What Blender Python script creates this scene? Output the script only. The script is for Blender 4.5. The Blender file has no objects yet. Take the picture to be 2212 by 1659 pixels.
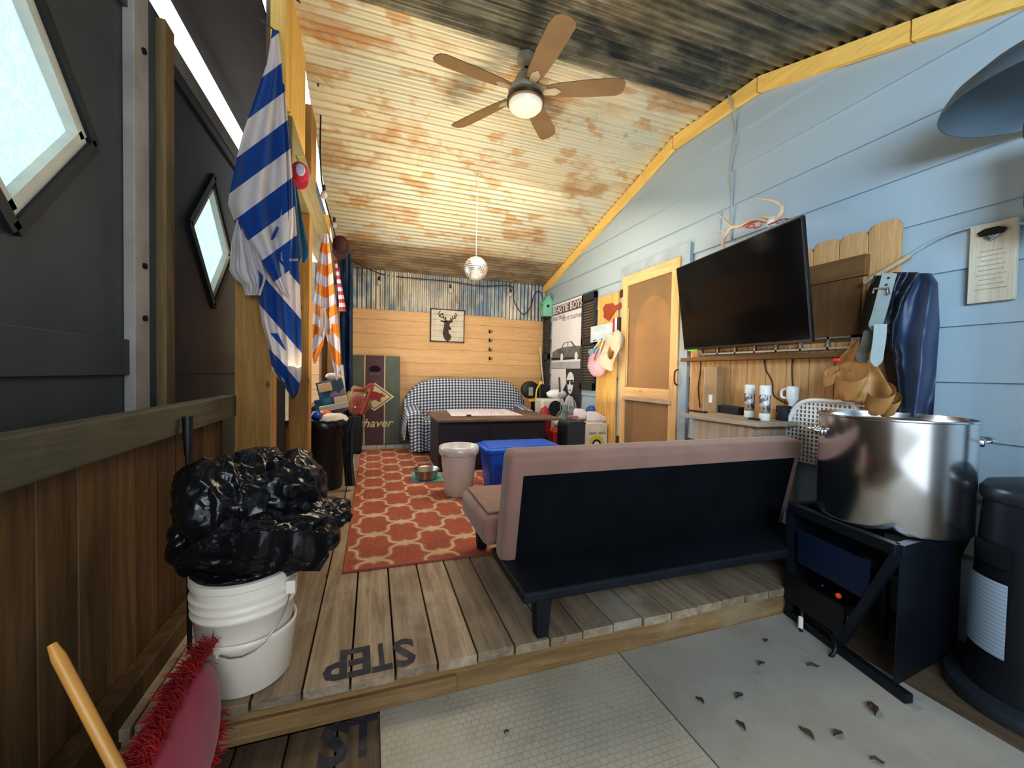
import bpy, bmesh, math, random
from mathutils import Vector as V, Matrix, noise
R_ = random.Random(7)
sc = bpy.context.scene
COL = sc.collection
PI = math.pi
# ------------------------------------------------------------ camera
F, PX, PY, CH = 875.0, 1106.0, 829.5, 1.05
AX = V((0.94546309, 0.00998875, 0.32557607)); AY = V((-0.325126, -0.03186451, 0.94513371)); AZ = V((0.01981503, -0.99944228, -0.02687911))
CO = V((0, 0, CH))
def at(x, y, ax, val):
    """point of the axis plane (0=X,1=Y,2=Z at val) sighted from the camera position"""
    c = V((x - PX, y - PY, F)); r = V((AX.dot(c), AY.dot(c), AZ.dot(c)))
    return CO + r * ((val - CO[ax]) / r[ax])
cd = bpy.data.cameras.new('camera'); cam = bpy.data.objects.new('camera', cd); COL.objects.link(cam)
Mx = Matrix(((AX[0], -AX[1], -AX[2]), (AY[0], -AY[1], -AY[2]), (AZ[0], -AZ[1], -AZ[2])))
cam.matrix_world = Matrix.Translation(CO) @ Mx.to_4x4()
cd.sensor_width = 36; cd.lens = 36 * F / 2212; cd.clip_start = .02
sc.camera = cam
# ------------------------------------------------------------ materials
MATS = {}
class T:
    def __init__(s, name):
        s.m = bpy.data.materials.new(name); s.m.use_nodes = True; s.t = s.m.node_tree
        s.t.nodes.clear(); s.out = s.n('ShaderNodeOutputMaterial')
    def n(s, typ, ins=None, **pr):
        x = s.t.nodes.new(typ)
        for k, v in pr.items(): setattr(x, k, v)
        for k, v in (ins or {}).items(): s.set(x.inputs[k], v)
        return x
    def set(s, sock, v):
        if hasattr(v, 'links') or isinstance(v, bpy.types.NodeSocket): s.t.links.new(v, sock)
        elif isinstance(v, (tuple, list)) and len(v) == 3 and sock.type == 'RGBA': sock.default_value = (*v, 1)
        else: sock.default_value = v
    def ma(s, op, a, b=0.0, c=None):
        x = s.n('ShaderNodeMath', operation=op); s.set(x.inputs[0], a); s.set(x.inputs[1], b)
        if c is not None: s.set(x.inputs[2], c)
        return x.outputs[0]
    def mix(s, f, a, b, bt='MIX'):
        x = s.n('ShaderNodeMix', data_type='RGBA', blend_type=bt); s.set(x.inputs[0], f); s.set(x.inputs[6], a); s.set(x.inputs[7], b); return x.outputs[2]
    def co(s, kind='Object', scale=(1, 1, 1)):
        tc = s.n('ShaderNodeTexCoord'); mp = s.n('ShaderNodeMapping', {0: tc.outputs[kind]}); mp.inputs['Scale'].default_value = scale; return mp.outputs[0]
    def noi(s, vec, scale=5, det=4, rough=.55, dist=0):
        return s.n('ShaderNodeTexNoise', {'Vector': vec, 'Scale': scale, 'Detail': det, 'Roughness': rough, 'Distortion': dist}).outputs[0]
    def ramp(s, f, lo, hi):
        return s.n('ShaderNodeMapRange', {0: f, 1: lo, 2: hi}, clamp=True).outputs[0]
    def bsdf(s, col, rough=.6, metal=0, bump=None, bs=.3, bd=.01, **kw):
        ins = {'Base Color': col, 'Roughness': rough, 'Metallic': metal}
        for k, v in kw.items(): ins[' '.join(k.split('_'))] = v
        b = s.n('ShaderNodeBsdfPrincipled', ins)
        if bump is not None:
            bp = s.n('ShaderNodeBump', {'Strength': bs, 'Distance': bd, 'Height': bump}); s.t.links.new(bp.outputs[0], b.inputs['Normal'])
        s.t.links.new(b.outputs[0], s.out.inputs[0]); return s.m
def pm(name, col, rough=.6, metal=0, col2=None, ns=6, st=(1, 1, 1), bs=0, lo=.35, hi=.65, **kw):
    if name in MATS: return MATS[name]
    t = T(name); v = t.co(scale=st); f = t.noi(v, ns)
    c2 = col2 or tuple(c * .8 for c in col)
    c = t.mix(t.ramp(f, lo, hi), col, c2)
    kk = kw
    MATS[name] = t.bsdf(c, rough, metal, bump=(t.noi(v, ns * 6) if bs else None), bs=bs, **kk)
    return MATS[name]
def wood(name, c1, c2, axis=1, var=.25, rough=.7, ns=9, knots=True, bs=.25, dirt=None):
    if name in MATS: return MATS[name]
    t = T(name); stv = [7.0, 7.0, 7.0]; stv[axis] = .5
    g = t.n('ShaderNodeNewGeometry'); rnd = g.outputs['Random Per Island']
    tc = t.n('ShaderNodeTexCoord'); off = t.n('ShaderNodeVectorMath', {0: tc.outputs['Object']}, operation='ADD')
    cmb = t.n('ShaderNodeCombineXYZ', {0: t.ma('MULTIPLY', rnd, 7.3), 1: t.ma('MULTIPLY', rnd, 3.1), 2: t.ma('MULTIPLY', rnd, 5.7)}); t.t.links.new(cmb.outputs[0], off.inputs[1])
    mp = t.n('ShaderNodeMapping', {0: off.outputs[0]}); mp.inputs['Scale'].default_value = stv
    f = t.noi(mp.outputs[0], ns / 2.5, 6, .6, .6)
    fine = t.noi(mp.outputs[0], ns * 2.2, 3)
    c = t.mix(t.ramp(f, .35, .68), c1, c2)
    c = t.mix(t.ma('MULTIPLY', t.ramp(fine, .45, .7), .3), c, tuple(x * .6 for x in c2))
    if knots:
        s2 = [2.2, 2.2, 2.2]; s2[axis] = 1.0
        mk = t.n('ShaderNodeMapping', {0: off.outputs[0]}); mk.inputs['Scale'].default_value = s2
        vo = t.n('ShaderNodeTexVoronoi', {'Vector': mk.outputs[0], 'Scale': 2.6}).outputs['Distance']
        c = t.mix(t.ramp(vo, .075, .03), c, tuple(x * .35 for x in c2))
    if dirt:
        big = t.noi(t.co(), 1.8, 5, .65)
        c = t.mix(t.ma('MULTIPLY', t.ramp(big, .5, .72), .75), c, dirt)
    br = t.ma('ADD', t.ma('MULTIPLY', rnd, var), 1 - var / 2)
    hs = t.n('ShaderNodeHueSaturation', {'Color': c, 'Value': br})
    MATS[name] = t.bsdf(hs.outputs[0], rough, bump=f, bs=bs, bd=.004); return MATS[name]
# ------------------------------------------------------------ geometry
class G:
    def __init__(s): s.v = []; s.f = []; s.uv = []; s.mi = []; s.M = None
    def add(s, vs, fs, uvs=None, m=0):
        b = len(s.v); s.v += [(s.M @ V(p) if s.M else V(p)) for p in vs]
        for i, f in enumerate(fs):
            s.f.append(tuple(b + k for k in f)); s.uv.append(uvs[i] if uvs else None); s.mi.append(m)
        return s
    def box(s, a, b, m=0):
        x0, y0, z0 = a; x1, y1, z1 = b
        x0, x1 = min(x0, x1), max(x0, x1); y0, y1 = min(y0, y1), max(y0, y1); z0, z1 = min(z0, z1), max(z0, z1)
        return s.add([(x0, y0, z0), (x1, y0, z0), (x1, y1, z0), (x0, y1, z0), (x0, y0, z1), (x1, y0, z1), (x1, y1, z1), (x0, y1, z1)],
                     [(0, 3, 2, 1), (4, 5, 6, 7), (0, 1, 5, 4), (1, 2, 6, 5), (2, 3, 7, 6), (3, 0, 4, 7)], m=m)
    def bar(s, p0, p1, w, h, up=(0, 0, 1), m=0):
        p0, p1 = V(p0), V(p1); d = (p1 - p0).normalized(); r = d.cross(V(up))
        if r.length < 1e-4: r = d.cross(V((1, 0, 0)))
        r.normalize(); u = r.cross(d); vs = []
        for p in (p0, p1):
            for a, b in ((-1, -1), (1, -1), (1, 1), (-1, 1)): vs.append(p + r * a * w / 2 + u * b * h / 2)
        return s.add(vs, [(0, 1, 2, 3), (7, 6, 5, 4), (0, 4, 5, 1), (1, 5, 6, 2), (2, 6, 7, 3), (3, 7, 4, 0)], m=m)
    def tube(s, pts, r, seg=8, m=0, caps=True, closed=False):
        pts = [V(p) for p in pts]; n = len(pts); rs = r if isinstance(r, (list, tuple)) else [r] * n
        vs = []; up = None
        for i, p in enumerate(pts):
            d = (pts[(i + 1) % n if closed else min(i + 1, n - 1)] - pts[i - 1 if (closed or i) else 0])
            d = d.normalized() if d.length > 1e-9 else V((0, 0, 1))
            if up is None: up = d.orthogonal().normalized()
            up = (up - d * up.dot(d)); up = up.normalized() if up.length > 1e-6 else d.orthogonal().normalized()
            w = d.cross(up)
            for k in range(seg):
                a = 2 * PI * k / seg; vs.append(p + (up * math.cos(a) + w * math.sin(a)) * rs[i])
        fs = [(i * seg + k, i * seg + (k + 1) % seg, ((i + 1) % n) * seg + (k + 1) % seg, ((i + 1) % n) * seg + k) for i in range(n if closed else n - 1) for k in range(seg)]
        if caps and not closed: fs += [tuple(range(seg))[::-1], tuple((n - 1) * seg + k for k in range(seg))]
        return s.add(vs, fs, m=m)
    def lathe(s, prof, c=(0, 0, 0), seg=32, m=0, cap0=False, cap1=False, sx=1, sy=1, wob=None):
        vs = []; c = V(c)
        for i, (r, z) in enumerate(prof):
            for k in range(seg):
                a = 2 * PI * k / seg; rr = r * (wob(a, z) if wob else 1); vs.append((c[0] + rr * sx * math.cos(a), c[1] + rr * sy * math.sin(a), c[2] + z))
        n = len(prof); fs = [(i * seg + k, i * seg + (k + 1) % seg, (i + 1) * seg + (k + 1) % seg, (i + 1) * seg + k) for i in range(n - 1) for k in range(seg)]
        if cap0: fs.append(tuple(range(seg))[::-1])
        if cap1: fs.append(tuple((n - 1) * seg + k for k in range(seg)))
        uvs = [[(k / seg * 4, i / n)] * 4 for i in range(n - 1) for k in range(seg)]
        return s.add(vs, fs, m=m)
    def prism(s, poly, M, d=.01, m=0):
        n = len(poly); vs = [M @ V((x, y, 0)) for x, y in poly] + [M @ V((x, y, d)) for x, y in poly]
        return s.add(vs, [tuple(range(n))[::-1], tuple(range(n, 2 * n))] + [(i, (i + 1) % n, n + (i + 1) % n, n + i) for i in range(n)], m=m)
    def grid(s, fn, nu, nv, uvf=None, m=0, flip=False):
        vs = [fn(i / nu, j / nv) for j in range(nv + 1) for i in range(nu + 1)]; fs = []; uvs = []
        g = uvf or (lambda u, v: (u, v))
        for j in range(nv):
            for i in range(nu):
                a = j * (nu + 1) + i; q = [a, a + 1, a + nu + 2, a + nu + 1]; uq = [(i, j), (i + 1, j), (i + 1, j + 1), (i, j + 1)]
                if flip: q = q[::-1]; uq = uq[::-1]
                fs.append(tuple(q)); uvs.append([g(x / nu, y / nv) for x, y in uq])
        return s.add(vs, fs, uvs, m=m)
    def ball(s, c, r, seg=16, rings=10, m=0, wob=None):
        c = V(c); r = V(r) if not isinstance(r, (int, float)) else V((r, r, r)); vs = [c + V((0, 0, -r[2]))]
        for j in range(1, rings):
            p = -PI / 2 + PI * j / rings
            for k in range(seg):
                a = 2 * PI * k / seg; q = V((math.cos(a) * math.cos(p), math.sin(a) * math.cos(p), math.sin(p))); w = wob(q) if wob else 1
                vs.append(c + V((q[0] * r[0], q[1] * r[1], q[2] * r[2])) * w)
        vs.append(c + V((0, 0, r[2]))); n = len(vs) - 1
        fs = [(0, 1 + (k + 1) % seg, 1 + k) for k in range(seg)]
        fs += [(1 + j * seg + k, 1 + j * seg + (k + 1) % seg, 1 + (j + 1) * seg + (k + 1) % seg, 1 + (j + 1) * seg + k) for j in range(rings - 2) for k in range(seg)]
        fs += [(n, n - seg + k, n - seg + (k + 1) % seg) for k in range(seg)]
        return s.add(vs, fs, m=m)
    def build(s, name, mat, parent=None, smooth=0, bevel=0, sub=0, solid=0, origin=None, seg=2):
        xs = [p[0] for p in s.v]; ys = [p[1] for p in s.v]; zs = [p[2] for p in s.v]
        c = V(origin) if origin else V(((min(xs) + max(xs)) / 2, (min(ys) + max(ys)) / 2, min(zs)))
        me = bpy.data.meshes.new(name); me.from_pydata([p - c for p in s.v], [], s.f)
        for mm in (mat if isinstance(mat, (list, tuple)) else [mat]): me.materials.append(mm)
        if any(s.mi): me.polygons.foreach_set('material_index', s.mi)
        if any(u for u in s.uv):
            ul = me.uv_layers.new(name='UVMap'); k = 0
            for f, u in zip(s.f, s.uv):
                for j in range(len(f)):
                    if u: ul.data[k].uv = u[j]
                    k += 1
        if smooth:
            me.polygons.foreach_set('use_smooth', [True] * len(me.polygons)); me.set_sharp_from_angle(angle=math.radians(smooth))
        me.update()
        o = bpy.data.objects.new(name, me); COL.objects.link(o)
        o.location = c - wpos(parent)
        if parent: o.parent = parent
        if solid: md = o.modifiers.new('solid', 'SOLIDIFY'); md.thickness = solid; md.offset = 0
        if bevel: md = o.modifiers.new('bevel', 'BEVEL'); md.width = bevel; md.segments = seg; md.limit_method = 'ANGLE'; md.angle_limit = .6
        if sub: md = o.modifiers.new('sub', 'SUBSURF'); md.levels = sub; md.render_levels = sub
        return o
def wpos(o):
    p = V((0, 0, 0))
    while o: p += o.location; o = o.parent
    return p
def tag(o, label, cat, group=None, kind=None):
    o['label'] = label; o['category'] = cat
    if group: o['group'] = group
    if kind: o['kind'] = kind
    return o
def thing(name, loc, label, cat, group=None):
    o = bpy.data.objects.new(name, None); o.empty_display_size = .1; COL.objects.link(o); o.location = V(loc); return tag(o, label, cat, group)
def struct(o, label, cat='structure'):
    o['kind'] = 'structure'; o['label'] = label; o['category'] = cat; return o
def frame(o, x, y):
    """matrix with local x, y axes given and z = x cross y"""
    x = V(x).normalized(); z = x.cross(V(y)).normalized(); y = z.cross(x)
    return Matrix(((x[0], y[0], z[0], o[0]), (x[1], y[1], z[1], o[1]), (x[2], y[2], z[2], o[2]), (0, 0, 0, 1)))
def text(g, body, M, size, w=None, d=.001, bold=0, m=0, shear=0):
    cu = bpy.data.curves.new('t', 'FONT'); cu.body = body; cu.size = size; cu.extrude = d; cu.offset = bold; cu.resolution_u = 2; cu.align_x = 'CENTER'; cu.align_y = 'CENTER'; cu.shear = shear
    o = bpy.data.objects.new('t', cu); COL.objects.link(o); dg = bpy.context.evaluated_depsgraph_get(); me = bpy.data.meshes.new_from_object(o.evaluated_get(dg))
    xs = [v.co[0] for v in me.vertices]; sx = w / (max(xs) - min(xs)) if w else 1; cx = (max(xs) + min(xs)) / 2
    g.add([M @ V(((v.co[0] - cx) * sx, v.co[1], v.co[2] + d)) for v in me.vertices], [tuple(p.vertices) for p in me.polygons], m=m)
    bpy.data.objects.remove(o); bpy.data.meshes.remove(me); bpy.data.curves.remove(cu)
def lerp(a, b, t): return a + (b - a) * t
def tab(pts, y):
    if y <= pts[0][0]: return pts[0][1]
    for (a, va), (b, vb) in zip(pts, pts[1:]):
        if y <= b: return va + (vb - va) * (y - a) / (b - a)
    return pts[-1][1]
def spline(pts, n=8):
    pts = [V(p) for p in pts]; out = []; q = [pts[0] * 2 - pts[1]] + pts + [pts[-1] * 2 - pts[-2]]
    for i in range(1, len(q) - 2):
        for k in range(n):
            t = k / n; a, b, c, d = q[i - 1], q[i], q[i + 1], q[i + 2]
            out.append(.5 * ((2 * b) + (c - a) * t + (2 * a - 5 * b + 4 * c - d) * t * t + (3 * b - a - 3 * c + d) * t ** 3))
    return out + [pts[-1]]
XW, YB, ZL = 2.59, 5.95, -.14
ROOF = [(-1.2, 1.96), (1.05, 2.77), (1.32, 2.87), (2.2, 3.18), (3.05, 3.22), (YB + .06, 2.42)]
def cz(y): return tab(ROOF, y)
# common materials
BLACK = pm('black_plastic', (.012, .012, .014), .45, ns=20)
BLKMETAL = pm('black_metal', (.012, .013, .018), .4, .3)
STEEL = pm('steel', (.75, .76, .78), .22, 1, col2=(.6, .62, .64), ns=5)
WHITEP = pm('white_plastic', (.8, .8, .78), .4, col2=(.74, .74, .71), ns=4)
# ============================================================ SHELL
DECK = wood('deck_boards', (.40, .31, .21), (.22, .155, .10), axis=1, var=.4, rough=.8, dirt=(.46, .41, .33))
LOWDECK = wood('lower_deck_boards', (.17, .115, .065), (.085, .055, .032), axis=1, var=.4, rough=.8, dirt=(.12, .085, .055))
RISER = wood('riser_board', (.36, .22, .09), (.2, .12, .05), axis=0, rough=.75, dirt=(.42, .34, .22))
PINE = wood('yellow_pine', (.95, .64, .20), (.78, .48, .12), axis=1, var=.15)
PINEZ = wood('yellow_pine_upright', (.50, .28, .08), (.32, .165, .045), axis=2, var=.2)
PAINT = pm('faded_black_paint', (.035, .035, .05), .7, col2=(.12, .1, .09), ns=14, lo=.5, hi=.8)
g = G(); sp = .1475; x = .090 - 7 * sp
while x < XW:
    a, b = x, min(x + sp - .007, XW)
    g.box((a, 1.44 + R_.uniform(-.006, .008), -.036), (b, 5.9, 0)); x += sp
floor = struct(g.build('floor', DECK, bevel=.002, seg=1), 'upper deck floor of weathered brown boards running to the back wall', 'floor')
g = G().box((-.95, 1.448, ZL), (XW, 1.475, -.037)); g.box((-.95, 1.43, -.06), (.3, 1.448, ZL + .03))
struct(g.build('trim_1', RISER, bevel=.003), 'scuffed yellow pine riser board along the front of the step', 'step riser')
g = G(); x = -.98
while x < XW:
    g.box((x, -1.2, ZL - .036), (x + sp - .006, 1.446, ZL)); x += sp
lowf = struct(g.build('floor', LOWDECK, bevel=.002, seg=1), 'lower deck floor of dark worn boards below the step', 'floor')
struct(G().box((-1.3, -1.3, ZL - .16), (XW + .1, 6.1, ZL - .10)).build('floor', pm('subfloor', (.01, .01, .01), .9)), 'dark ground under the deck', 'floor')
# stencilled words on the step
g = G(); c0 = at(800, 1432, 2, 0)
for ch, px, py in (('S', 874, 1420), ('T', 824, 1430), ('E', 775, 1438), ('P', 722, 1455)):
    p = at(px, py, 2, 0); text(g, ch, frame((p[0], 1.538, .0006), (-1, -.04, 0), (0.04, -1, 0)), .205, w=.078 if ch != 'T' else .07, bold=.006, d=.0003)
g.build('painted_lettering', PAINT, floor)
g = G()
for ch, px, py in (('S', 722, 1612), ('T', 784, 1592)):
    p = at(px, py, 2, ZL); text(g, ch, frame((p[0], p[1], ZL + .0006), (1, 0, 0), (0, 1, 0)), .21, w=.09, bold=.008, d=.0003)
g.build('painted_lettering', PAINT, lowf)
# plywood sheets on the lower deck
def sheet_mat(name, c, c2, tiles):
    t = T(name); v = t.co(); n = t.noi(v, 2.2, 5, .6); c_ = t.mix(t.ramp(n, .35, .7), c, c2); st = t.noi(v, 30, 3); c_ = t.mix(t.ma('MULTIPLY', t.ramp(st, .6, .8), .25), c_, (.12, .1, .08))
    if tiles:
        br = t.n('ShaderNodeTexBrick', {'Vector': v, 'Scale': 22, 'Mortar Size': .05, 'Mortar Smooth': .6, 'Color1': (1, 1, 1), 'Color2': (.8, .8, .8), 'Mortar': (0, 0, 0), 'Row Height': .5, 'Brick Width': .6})
        patch = t.ramp(t.noi(v, 1.6, 2), .38, .5); c_ = t.mix(t.ma('MULTIPLY', t.ma('SUBTRACT', 1.0, br.outputs[0]), t.ma('MULTIPLY', patch, .32)), c_, (.16, .14, .11))
        return t.bsdf(c_, .5, bump=br.outputs[0], bs=.25, bd=.003)
    return t.bsdf(c_, .62, bump=st, bs=.1)
s1 = G().box((.035, -1.2, ZL + .001), (1.0, 1.447, ZL + .010)).build('floor', sheet_mat('textured_sheet', (.52, .49, .41), (.40, .35, .27), True), bevel=.002)
struct(s1, 'pale floor sheet with a faint square grid pressed into it', 'floor sheet')
s2 = G().box((1.006, -1.2, ZL + .001), (1.98, 1.447, ZL + .010)).build('floor', sheet_mat('plain_sheet', (.43, .41, .36), (.33, .30, .26), False), bevel=.002)
struct(s2, 'plain grey floor sheet scattered with dry leaves', 'floor sheet')
# right wall lap siding clipped under the roof
t = T('blue_grey_siding'); v = t.co(scale=(1, .3, 1)); n = t.noi(v, 3, 4)
SIDING = t.bsdf(t.mix(t.ramp(n, .3, .7), (.40, .475, .52), (.36, .44, .49)), .55, bump=t.noi(t.co(scale=(1, .15, 1)), 40, 3), bs=.08)
g = G(); ys = [-1.2, -.5, 0, .5, 1.05, 1.32, 1.8, 2.2, 2.6, 3.05, 3.4, 3.8, 4.2, 4.6, 5, 5.4, YB + .03]
e = .262; z0 = .787 - 4 * e
while z0 < 3.3:
    for a, b in zip(ys, ys[1:]):
        # subdivide for clipping
        N = 6
        for k in range(N):
            ya, yb = lerp(a, b, k / N), lerp(a, b, (k + 1) / N); ca, cb = cz(ya), cz(yb)
            if max(ca, cb) < z0: continue
            za, zb = min(z0 + e + .01, max(ca, z0)), min(z0 + e + .01, max(cb, z0)); ta, tb = (za - z0) / e, (zb - z0) / e
            g.add([(XW - .018, ya, z0), (XW - .018, yb, z0), (XW - .018 + .017 * tb, yb, zb), (XW - .018 + .017 * ta, ya, za), (XW, ya, z0), (XW, yb, z0)], [(0, 3, 2, 1), (0, 1, 5, 4)])
    z0 += e
g.box((XW, -1.2, ZL), (XW + .05, YB, 1.9))
for y, zz in ((1.35, .787 + 3 * e), (2.52, .787 + 5 * e)):
    g.box((XW - .0155, y - .002, zz), (XW - .008, y + .002, zz + e))
wr = struct(g.build('wall_right', SIDING), 'right wall of wide blue grey lap siding under the gable', 'wall')
JT = pm('siding_joint', (.05, .07, .09), .8)
# back wall
BOARD = wood('orange_board', (.70, .44, .22), (.60, .35, .15), axis=0, var=.12, rough=.5, knots=False, bs=.1)
g = G(); z = 0.0
for h in (.2, .19, .2, .19, .2, .19, .2, .19, .2, .15):
    g.box((-.95, YB + R_.uniform(0, .004), z), (XW, YB + .03, z + h - .003)); z += h
g.box((-.95, YB + .02, 0), (XW, YB + .05, 2.4))
wb = struct(g.build('wall_back', BOARD), 'back wall of smooth orange tan horizontal boards', 'wall')
def corr_mat(name, dark=False):
    t = T(name); tc = t.n('ShaderNodeTexCoord').outputs['Object']
    if dark == 'back':
        mp = t.n('ShaderNodeMapping', {0: tc}); mp.inputs['Scale'].default_value = (.8, 1, .35)
        n1 = t.noi(mp.outputs[0], 2.6, 3); n2 = t.noi(mp.outputs[0], 7, 5, .65)
        c = t.mix(t.ramp(n1, .42, .56), (.46, .42, .34), (.16, .21, .27)); c = t.mix(t.ma('MULTIPLY', t.ramp(n2, .5, .66), .7), c, (.23, .17, .11)); c = t.mix(t.ma('MULTIPLY', t.ramp(t.noi(mp.outputs[0], 12, 3), .5, .75), .5), c, (.62, .60, .53))
        return t.bsdf(c, .35, .55, Specular_IOR_Level=.5) if False else t.bsdf(c, .38, .45)
    sep = t.n('ShaderNodeSeparateXYZ', {0: tc}); X, Y = sep.outputs[0], sep.outputs[1]
    mp = t.n('ShaderNodeMapping', {0: tc}); mp.inputs['Scale'].default_value = (.9, 1.7, 1)
    n1 = t.noi(mp.outputs[0], 1.5, 5, .62, .3); n2 = t.noi(mp.outputs[0], 3.4, 5, .6, .2)
    mp3 = t.n('ShaderNodeMapping', {0: tc}); mp3.inputs['Scale'].default_value = (.35, 9, 1); n3 = t.noi(mp3.outputs[0], 2.2, 4)
    base = t.mix(t.ramp(n3, .35, .65), (.74, .69, .52), (.60, .56, .43))
    base = t.mix(t.ramp(t.noi(mp.outputs[0], .9, 2), .4, .6), base, (.60, .60, .50))
    rust = t.mix(t.ramp(n2, .4, .62), (.52, .30, .12), (.36, .17, .07))
    c = t.mix(t.ma('MULTIPLY', t.ramp(n1, .53, .64), .75), base, rust)
    c = t.mix(t.ma('MULTIPLY', t.ramp(n2, .56, .62), .7), c, (.50, .29, .12))
    # older dark sheets past the ridge (object y is measured from the ceiling centre)
    dk = t.mix(t.ramp(n2, .40, .60), (.095, .095, .075), (.25, .235, .18)); dk = t.mix(t.ramp(n1, .5, .62), dk, (.05, .055, .055))
    dk = t.mix(t.ma('MULTIPLY', t.ramp(n3, .58, .7), .5), dk, (.33, .28, .2))
    yb = t.ma('ADD', Y, t.ma('MULTIPLY', t.ma('SUBTRACT', n2, .5), .10))
    c = t.mix(t.ramp(yb, .0, -.05), c, dk)
    # rusty last sheet by the back wall
    c = t.mix(t.ma('MULTIPLY', t.ramp(yb, 2.62, 2.68), .85), c, t.mix(t.ramp(n2, .42, .6), (.16, .085, .04), (.33, .26, .17)))
    return t.bsdf(c, .4, .35)
g = G(); y = -1.2; pr = []
while y < YB + .06:
    pr.append(y); y += .068 / 6
def cf(u, v):
    y = lerp(-1.2, YB + .06, v); return V((lerp(-.47, XW + .02, u), y, cz(y) + .01 * math.sin(2 * PI * y / .068)))
g.grid(cf, 2, int(7.2 / .068 * 7), flip=True)
struct(g.build('ceiling', corr_mat('roof_sheets'), smooth=80, origin=(1.0, 2.62, 3)), 'bowed ceiling of rusty corrugated roofing metal', 'ceiling')
g = G()
def bf(u, v):
    x = lerp(-.95, XW, u); return V((x, YB - .012 + .008 * math.sin(2 * PI * x / .06), lerp(1.9 if x < 1.9 else 1.88, 2.46, v)))
g.grid(bf, 420, 1)
struct(g.build('trim_2', corr_mat('wall_sheets', 'back'), smooth=80), 'strip of bluish corrugated metal along the top of the back wall', 'metal strip')
# gable trim boards on the right wall
g = G(); seg = [(YB, 3.06), (3.05, 2.21), (2.2, 1.335), (1.325, .9), (.895, -1.2)]
g = G()
for a, b in seg:
    za, zb = cz(a) - .01, cz(b) - .01; h = .105
    g.add([(XW - .05, a, za), (XW - .05, b, zb), (XW - .05, b, zb - h), (XW - .05, a, za - h), (XW - .012, a, za), (XW - .012, b, zb), (XW - .012, b, zb - h), (XW - .012, a, za - h)],
          [(0, 1, 2, 3), (7, 6, 5, 4), (0, 4, 5, 1), (2, 6, 7, 3), (1, 5, 6, 2), (0, 3, 7, 4)])
struct(g.build('trim_3', PINE), 'yellow pine boards following the roof line on the blue wall', 'roof trim')
# tiled curb at the foot of the back wall
t = T('white_tile'); br = t.n('ShaderNodeTexBrick', {'Vector': t.co(), 'Scale': 8, 'Mortar Size': .012, 'Color1': (.6, .58, .53), 'Color2': (.52, .5, .46), 'Mortar': (.2, .18, .15), 'Row Height': .9, 'Brick Width': .7, 'Offset': 0.0} if False else {'Vector': t.co(), 'Scale': 8})
br.inputs['Color1'].default_value = (.6, .58, .53, 1); br.inputs['Color2'].default_value = (.52, .5, .46, 1); br.inputs['Mortar'].default_value = (.2, .18, .15, 1)
TILE = t.bsdf(br.outputs[0], .4)
g = G(); x = -.43
while x < .6: g.box((x, 5.66, 0), (x + .118, 5.94, .045)); x += .122
struct(g.build('trim_4', pm('white_tile2', (.55, .53, .48), .4, col2=(.48, .45, .40)), bevel=.003), 'row of off-white tiles along the foot of the back wall', 'tile curb')
# ------------------------------------------------------------ left side
FENCE = wood('fence_boards', (.155, .088, .032), (.070, .037, .014), axis=2, var=.8, rough=.6)
RAIL = wood('weathered_rail', (.13, .115, .07), (.08, .07, .04), axis=1, rough=.75, dirt=(.19, .16, .10))
g = G(); y = -.6
while y < 2.46:
    g.box((-.765, y, ZL), (-.74, min(y + .138, 2.49), .86)); y += .142
struct(g.build('wall_left', FENCE, bevel=.003, seg=1), 'low left wall of stained upright boards', 'wall')
g = G().box((-.74, -.6, .795), (-.68, 2.495, .905))
struct(g.build('trim_5', RAIL, bevel=.006), 'rough greenish top rail on the low left wall', 'rail')
g = G().box((-.74, -.6, ZL), (-.68, 2.49, .075))
struct(g.build('trim_6', FENCE, bevel=.004), 'bottom rail of the low left wall', 'rail')
DOORP = pm('dark_grey_panel', (.062, .072, .082), .5, col2=(.05, .058, .067), ns=3)
FROST = None
t = T('glowing_frosted_pane'); n = t.noi(t.co(), 30, 4, .6, 1.5)
b1 = t.n('ShaderNodeBsdfTranslucent', {0: (.18, .22, .23, 1)}); b2 = t.n('ShaderNodeEmission', {0: t.mix(t.ramp(n, .45, .6), (.55, .76, .80), (.70, .90, .93)), 1: .82})  # emission stands in for daylight behind the frosted glass
ad = t.n('ShaderNodeAddShader', {0: b1.outputs[0], 1: b2.outputs[0]}); t.t.links.new(ad.outputs[0], t.out.inputs[0]); FROST = t.m
WFRAME = pm('cream_frame', (.66, .66, .56), .5)
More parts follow.
